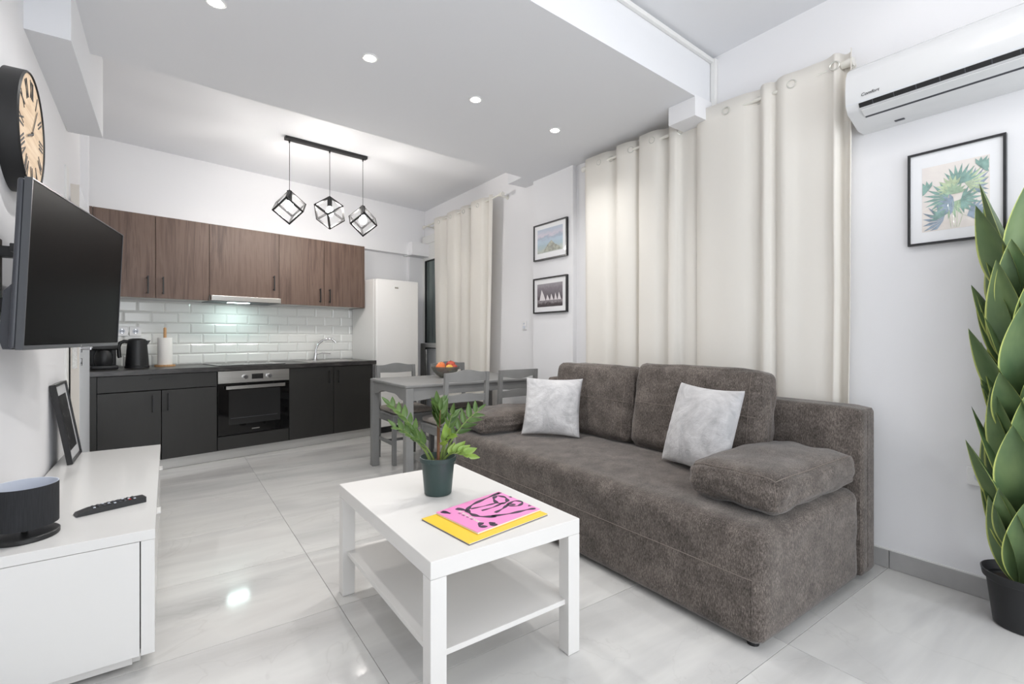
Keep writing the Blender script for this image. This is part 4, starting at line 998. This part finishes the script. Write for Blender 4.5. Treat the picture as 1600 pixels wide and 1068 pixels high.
for h_, s_ in enumerate(ROM):
    b = B(); wch = {'I': 0.013, 'V': 0.026, 'X': 0.026}; tot = sum(wch[c_] for c_ in s_); x = -tot / 2; hh = 0.062
    R_ = Matrix.Rotation(-h_ * PI / 6, 4, 'Z')      # clockwise seen from the room
    base = Matrix.Rotation(PI / 2, 4, 'Z')           # local up (-x) to glyph up
    mt = base @ R_ @ Matrix.Translation((0, cr - 0.056, 0.0562))
    def bar(xa, ya, xb, yb_, t_):
        d_ = Vector((xb - xa, yb_ - ya, 0)); n_ = Vector((-d_.y, d_.x, 0)).normalized() * t_ / 2
        P_ = [Vector((xa, ya, 0)) - n_, Vector((xa, ya, 0)) + n_, Vector((xb, yb_, 0)) + n_, Vector((xb, yb_, 0)) - n_]
        b.prism([(p.x, p.y) for p in P_], 0, 0.0012, 'z', mt)
    for c_ in s_:
        w_ = wch[c_]; xm = x + w_ / 2
        if c_ == 'I': bar(xm, -hh / 2, xm, hh / 2, 0.006)
        elif c_ == 'V': bar(xm - 0.009, hh / 2, xm, -hh / 2, 0.006); bar(xm + 0.009, hh / 2, xm, -hh / 2, 0.003)
        else: bar(xm - 0.009, hh / 2, xm + 0.009, -hh / 2, 0.006); bar(xm + 0.009, hh / 2, xm - 0.009, -hh / 2, 0.003)
        x += w_
    put('numeral', b, 'black', fc)
put('minute_hand', B().box(-0.012, -0.0025, 0.0585, 0.13, 0.0025, 0.0595, Matrix.Rotation(2.5, 4, 'Z')), 'black', ck)
put('hour_hand', B().box(-0.012, -0.003, 0.060, 0.085, 0.003, 0.061, Matrix.Rotation(-1.2, 4, 'Z')), 'black', ck)
put('centre_cap', B().cyl((0, 0, 0.0562), (0, 0, 0.0615), 0.006, seg=14), 'black', ck)

# ------------------------------------------------------------------ pictures on the right wall (local -y faces the room after turning)
def sea(k):
    v = k.obj(); sp_ = k.n('ShaderNodeSeparateXYZ'); k.l(v, sp_.inputs[0]); n1 = k.noise(k.obj((6, 1, 22)), 2.0, 5, 0.6, 0.6)
    ma = k.n('ShaderNodeMath', operation='MULTIPLY_ADD'); ma.inputs[1].default_value = 0.10; k.l(n1.outputs[0], ma.inputs[0]); k.l(sp_.outputs[2], ma.inputs[2])
    mu = k.n('ShaderNodeMath', operation='MULTIPLY'); mu.inputs[1].default_value = 3.2; k.l(ma.outputs[0], mu.inputs[0])
    r = k.ramp(mu.outputs[0], [(0.28, (150, 158, 152)), (0.42, (186, 192, 182)), (0.55, (164, 186, 196)), (0.68, (176, 196, 212)), (0.78, (160, 172, 192)), (0.84, (206, 200, 212)), (0.97, (182, 192, 208))])
    k.l(r.outputs[0], k.b.inputs['Base Color'])
M['sea'] = art('sea_print', sea)
def bw(k):
    v = k.obj(); sp_ = k.n('ShaderNodeSeparateXYZ'); k.l(v, sp_.inputs[0]); n1 = k.noise(k.obj((10, 1, 10)), 3.0, 6, 0.7, 0.6)
    ma = k.n('ShaderNodeMath', operation='MULTIPLY_ADD'); ma.inputs[1].default_value = 0.10; k.l(n1.outputs[0], ma.inputs[0]); k.l(sp_.outputs[2], ma.inputs[2])
    mu = k.n('ShaderNodeMath', operation='MULTIPLY'); mu.inputs[1].default_value = 3.2; k.l(ma.outputs[0], mu.inputs[0])
    r = k.ramp(mu.outputs[0], [(0.30, (52, 46, 50)), (0.42, (70, 64, 68)), (0.5, (150, 144, 148)), (0.56, (66, 60, 66)), (0.66, (104, 98, 106)), (0.85, (128, 122, 130)), (0.95, (150, 146, 152))])
    k.l(r.outputs[0], k.b.inputs['Base Color'])
M['bw'] = art('boat_print', bw)
M['sail'] = plain('sail_print', (222, 218, 220), 0.5, coat=0.5)
def palm_bg(k):
    v = k.obj(); n1 = k.noise(v, 7, 4, 0.6, 0.5)
    r = k.ramp(n1.outputs[0], [(0.3, (222, 212, 204)), (0.5, (232, 226, 220)), (0.7, (226, 218, 214))]); k.l(r.outputs[0], k.b.inputs['Base Color'])
M['palm_bg'] = art('palm_paper', palm_bg)
for i, c_ in enumerate(((132, 164, 156), (160, 184, 158), (142, 158, 174), (186, 202, 168), (158, 154, 166))): M['palm%d' % i] = plain('palm_ink', c_, 0.5, coat=0.6, var=0.14, vscale=40)
def wall_picture(label, y0, y1, z0, z1, bw_=0.012):
    t = thing('wall_picture', label, 'picture', (2.7148, (y0 + y1) / 2, z0), -PI / 2)
    yb_ = frame_parts(t, y1 - y0, z1 - z0, bw_, 0.022, 0.03); return t, yb_
t, yb = wall_picture('black framed pale blue seascape, upper of the two small pictures', 3.003, 3.45, 1.741, 2.062)
put('print', B().box(-0.172, yb - 0.0006, 0.062, 0.168, yb - 0.0001, 0.272), 'sea', t)
b = B().prism([(-0.09, 0.07), (-0.03, 0.13), (0.02, 0.16), (0.07, 0.12), (0.12, 0.10), (0.15, 0.07)], yb - 0.001, yb - 0.0007, 'y'); put('print_rocks', b, plain('rock_ink', (150, 152, 140), 0.5, coat=0.5, var=0.25, vscale=40), t)
t, yb = wall_picture('black framed dark photo of white sails, lower of the two small pictures', 3.003, 3.455, 1.272, 1.585)
put('print', B().box(-0.172, yb - 0.0006, 0.056, 0.168, yb - 0.0001, 0.258), 'bw', t)
for x0, x1, h in ((-0.14, -0.055, 0.095), (-0.05, 0.0, 0.05), (0.005, 0.05, 0.055), (0.06, 0.10, 0.06), (0.105, 0.15, 0.065)):
    put('print_sail', B().prism([(x0, 0.112), (x1, 0.112), (x1 - (x1 - x0) * 0.3, 0.112 + h * 0.5), (x0 + (x1 - x0) * 0.35, 0.112 + h)], yb - 0.001, yb - 0.0007, 'y'), 'sail', t)
t, yb = wall_picture('large black framed watercolour of palm leaves above the wall socket', 0.423, 0.735, 1.468, 1.873, 0.009)
PW, PH = 0.312, 0.405
pp = put('print', B().box(-0.107, yb - 0.0006, 0.055, 0.108, yb - 0.0001, 0.335), 'palm_bg', t)
FRN = [0]
def frond(cx, cz_, ang, L__, n, mat, spread=1.25):
    """fan palm leaf: narrow blades from one point"""
    b = B(); FRN[0] += 1
    for k in range(n):
        a = ang + (k / (n - 1) - 0.5) * 2 * spread; l_ = L__ * (0.75 + 0.25 * math.cos((k / (n - 1) - 0.5) * 2.4)); w_ = 0.0062
        tip = (cx + math.sin(a) * l_, cz_ + math.cos(a) * l_); mid = (cx + math.sin(a) * l_ * 0.55, cz_ + math.cos(a) * l_ * 0.55)
        nx, nz_ = math.cos(a) * w_, -math.sin(a) * w_
        poly = [(cx, cz_), (mid[0] + nx, mid[1] + nz_), tip, (mid[0] - nx, mid[1] - nz_)]
        poly = [(max(-0.105, min(0.106, x)), max(0.058, min(0.332, z))) for x, z in poly]
        off = 0.0007 + 0.00012 * FRN[0] + 0.00001 * k
        b.prism(poly, yb - off - 0.00008, yb - off, 'y')
    put('palm_leaf', b, mat, pp)
for args in ((0.045, 0.215, 0.9, 0.085, 9, 'palm2'), (0.035, 0.235, 1.25, 0.08, 8, 'palm3'), (-0.01, 0.165, 3.1, 0.07, 10, 'palm1', 1.6), (-0.02, 0.19, -1.3, 0.085, 9, 'palm0'), (0.01, 0.235, 0.3, 0.09, 8, 'palm0', 0.9), (-0.035, 0.095, -1.2, 0.085, 8, 'palm2'), (0.04, 0.10, 1.25, 0.085, 8, 'palm2', 0.8), (-0.04, 0.11, -0.5, 0.05, 6, 'palm0'), (-0.005, 0.225, -0.7, 0.06, 8, 'palm3'), (0.0, 0.16, -1.6, 0.06, 7, 'palm2'), (0.02, 0.17, 1.7, 0.07, 8, 'palm0'), (0.0, 0.20, 0.0, 0.05, 8, 'palm1'), (0.08, 0.29, 0.9, 0.05, 7, 'palm0'), (-0.085, 0.235, -0.9, 0.045, 6, 'palm0')): frond(*args)
for xa, xb, zb in ((-0.01, -0.02, 0.16), (0.0, -0.005, 0.17), (0.008, 0.012, 0.17), (0.014, 0.04, 0.10)):
    put('palm_stem', B().tube([(xa, yb - 0.0016, 0.06), ((xa + xb) / 2, yb - 0.0016, 0.11), (xb, yb - 0.0016, zb)], 0.0007, 6), 'palm3', pp)

# ------------------------------------------------------------------ air conditioner
ac = thing('air_conditioner', 'white wall-mounted air conditioner above the palm leaf picture', 'air conditioner', (2.7145, 0.908, 2.03), -PI / 2)
AL = 0.80   # local x runs along the wall towards the camera, -y into the room
prof = [(0, 0), (-0.075, 0.0), (-0.19, 0.045), (-0.212, 0.075), (-0.218, 0.13), (-0.212, 0.20), (-0.195, 0.235), (-0.155, 0.262), (-0.05, 0.275), (0, 0.275)]
put('casing', B().prism([(p[0], p[1]) for p in prof], 0, AL, 'x').bevel(0.006, 2), 'ac_white', ac, smooth=True)
def ac_strip(name, mat, p0, p1, th, x0, x1, off):
    a, b_ = Vector((0, p0[0], p0[1])), Vector((0, p1[0], p1[1])); d_ = (b_ - a).normalized(); n_ = Vector((0, d_.z, -d_.y))
    if n_.y > 0: n_ = -n_
    o_ = a + n_ * off
    mt = Matrix(((1, 0, 0, 0), (0, d_.y, n_.y, o_.y), (0, d_.z, n_.z, o_.z), (0, 0, 0, 1)))
    return put(name, B().box(x0, 0, 0, x1, (b_ - a).length, th, mt), mat, ac)
ac_strip('air_outlet', 'black_plastic', (-0.20, 0.056), (-0.2105, 0.0735), 0.0016, 0.05, AL - 0.05, 0.0006)
ac_strip('flap', 'ac_white', (-0.155, 0.0315), (-0.196, 0.0475), 0.004, 0.055, AL - 0.055, 0.0002)
ac_strip('flap_gap', 'tv_case', (-0.142, 0.0265), (-0.153, 0.0308), 0.0012, 0.055, AL - 0.055, 0.0002)
for k in range(9):
    x = 0.10 + k * 0.075
    ac_strip('louvre', 'tv_case', (-0.2005, 0.0565), (-0.210, 0.073), 0.003, x, x + 0.003, 0.0018)
put('panel_joint', B().box(0.001, -0.2128, 0.078, AL - 0.001, -0.2122, 0.0795), 'shade_in', ac)
for x in (0.14, 0.56): put('clip', box1(x, -0.075, -0.004, x + 0.035, -0.06, -0.0002, 0.001, 1), 'tv_case', ac)
cu_ = bpy.data.curves.new('brand_text', 'FONT'); cu_.body = 'Comfort'; cu_.size = 0.019; cu_.extrude = 0.0003; cu_.shear = 0.25
to = bpy.data.objects.new('tmp', cu_); COL.objects.link(to); bpy.context.view_layer.update()
me = bpy.data.meshes.new_from_object(to.evaluated_get(bpy.context.evaluated_depsgraph_get())); bpy.data.objects.remove(to)
link('lettering', me, 'black', ac, (0.06, -0.2168, 0.098), (math.radians(96), 0, 0))

# ------------------------------------------------------------------ curtains
def cr_spline(pts, n=10):
    out = []; m_ = len(pts)
    for i in range(m_ - 1):
        p0, p1, p2, p3 = [pts[max(0, min(m_ - 1, i + k))] for k in (-1, 0, 1, 2)]
        for j in range(n):
            f = j / n
            out.append(tuple(0.5 * (2 * b_ + (-a_ + c_) * f + (2 * a_ - 5 * b_ + 4 * c_ - d_) * f * f + (-a_ + 3 * b_ - 3 * c_ + d_) * f ** 3) for a_, b_, c_, d_ in zip(p0, p1, p2, p3)))
    out.append(pts[-1]); return out
def curtain(label, ctl, z0, z1, xr, seed, eyelets, drift=0.0):
    """ctl: fold outline seen from above as (y, x offset from the rod, negative = towards the room)"""
    oy = sum(p[0] for p in ctl) / len(ctl)
    t = thing('curtain', label, 'curtain', (xr, oy, z0), 0, 'cream eyelet curtains')
    path = cr_spline([(y, x * 0.75) for y, x in ctl]); n = len(path) - 1; nz_ = 26; b = B()
    def f(u, v):
        y, x = path[round(u * n)]; z = (1 - v) * (z1 - z0)
        k = v
        yy = y - oy + 0.012 * k * noise.noise(Vector((u * 6, v * 2.0, seed))) + drift * k * (u - 0.5)
        xx = x * (1.0 + 0.12 * k * math.sin(u * 9 + seed)) + 0.004 * noise.noise(Vector((u * 9, v * 5, seed + 4)))
        return Vector((xx, yy, z))
    b.grid(f, n, nz_)
    o = put('cloth', b, 'curtain', t, smooth=True, ang=None)
    m_ = o.modifiers.new('thickness', 'SOLIDIFY'); m_.thickness = 0.0022
    for y in eyelets:
        k = min(range(len(path)), key=lambda i: abs(path[i][0] - y)); p, q = path[max(0, k - 1)], path[min(n, k + 1)]
        tn = Vector((q[1] - p[1], q[0] - p[0], 0)).normalized(); nn = Vector((tn.y, -tn.x, 0))
        rm_ = Vector((0, 0, 1)).rotation_difference(nn).to_matrix().to_4x4()
        ring = [(0.020 * math.cos(a), 0.020 * math.sin(a), 0) for a in [2 * PI * i / 20 for i in range(20)]]
        put('eyelet', B().tube([rm_ @ Vector(r_) for r_ in ring], 0.0035, 8, True), 'eyelet', t, (path[k][1], path[k][0] - oy, z1 - z0 - 0.06), smooth=True)
    return t
XR, ZR = 2.656, 2.375
def rod(label, x, z, y0, y1, fin, brk):
    t = thing('curtain_rod', label, 'curtain rod', (x, y0, z))
    put('pole', B().cyl((0, 0, 0), (0, y1 - y0, 0), 0.0095, seg=14), 'rod', t, smooth=True)
    for y, s_ in fin: put('finial', B().cyl((0, y - y0, 0), (0, y - y0 + s_ * 0.05, 0), 0.017, 0.021, 18), 'rod', t, smooth=True)
    for y, dx in brk: put('bracket', B().cyl((0, y - y0, 0), (dx, y - y0, 0), 0.008, seg=12).cyl((dx - 0.006, y - y0, 0), (dx - 0.0005, y - y0, 0), 0.022, seg=16), 'rod', t, smooth=True)
rod('cream curtain rod above the wide window behind the sofa', XR, ZR, 0.98, 2.72, ((0.98, -1), (2.72, 1)), ((0.96, 0.059), (1.63, 0.059), (2.74, 0.098)))
rod('thin white curtain rod above the balcony door', 2.655, 2.455, 3.93, 5.62, ((3.93, -1), (5.62, 1)), ((3.96, 0.112), (5.6, 0.112)))
ctl1 = [(2.765, 0.035), (2.74, -0.005), (2.70, -0.028), (2.60, -0.022), (2.52, -0.015), (2.475, 0.012), (2.44, 0.03), (2.42, 0.002), (2.39, -0.036), (2.31, -0.03), (2.255, 0.0), (2.235, 0.034), (2.212, 0.016), (2.195, -0.028), (2.13, -0.036), (2.06, -0.026), (2.01, 0.02), (1.985, 0.03), (1.968, -0.004), (1.945, -0.034), (1.905, -0.03), (1.885, 0.016), (1.85, 0.026), (1.80, 0.022), (1.765, 0.03)]
curtain('cream eyelet curtain beside the two small pictures, far half of the wide window', ctl1, 0.03, ZR + 0.06, XR, 1.3, (2.58, 2.48, 2.28, 2.09, 1.89), 0.02)
ctl2 = [(1.775, 0.012), (1.745, -0.022), (1.70, -0.034), (1.62, -0.03), (1.54, -0.026), (1.47, -0.012), (1.42, 0.012), (1.385, 0.024), (1.37, -0.005), (1.345, -0.034), (1.315, -0.02), (1.295, 0.008), (1.27, -0.02), (1.24, -0.036), (1.205, -0.03), (1.165, -0.018), (1.10, -0.012), (1.05, -0.008), (1.02, -0.022), (1.0, -0.04), (0.985, -0.018), (0.975, 0.024), (0.955, 0.03), (0.94, 0.0), (0.935, -0.03)]
curtain('cream eyelet curtain beside the air conditioner, near half of the wide window', ctl2, 0.03, ZR + 0.06, XR, 5.1, (1.56, 1.39, 1.20, 1.0), 0.02)
ctl3 = [(5.36, 0.0), (5.31, -0.035), (5.2, -0.035), (5.10, 0.01), (5.05, 0.03), (5.02, -0.015), (4.95, -0.04), (4.82, -0.035), (4.76, 0.01), (4.73, 0.035), (4.70, -0.01), (4.64, -0.04), (4.55, -0.02), (4.50, 0.03), (4.47, -0.01), (4.42, -0.045), (4.28, -0.04), (4.22, -0.03), (4.18, 0.01), (4.15, 0.035), (4.12, 0.0), (4.09, -0.03), (4.06, 0.0)]
curtain('cream eyelet curtain hanging over the balcony door behind the dining table', ctl3, 0.03, 2.49, 2.655, 8.0, (5.2, 4.9, 4.6, 4.3), 0.16)
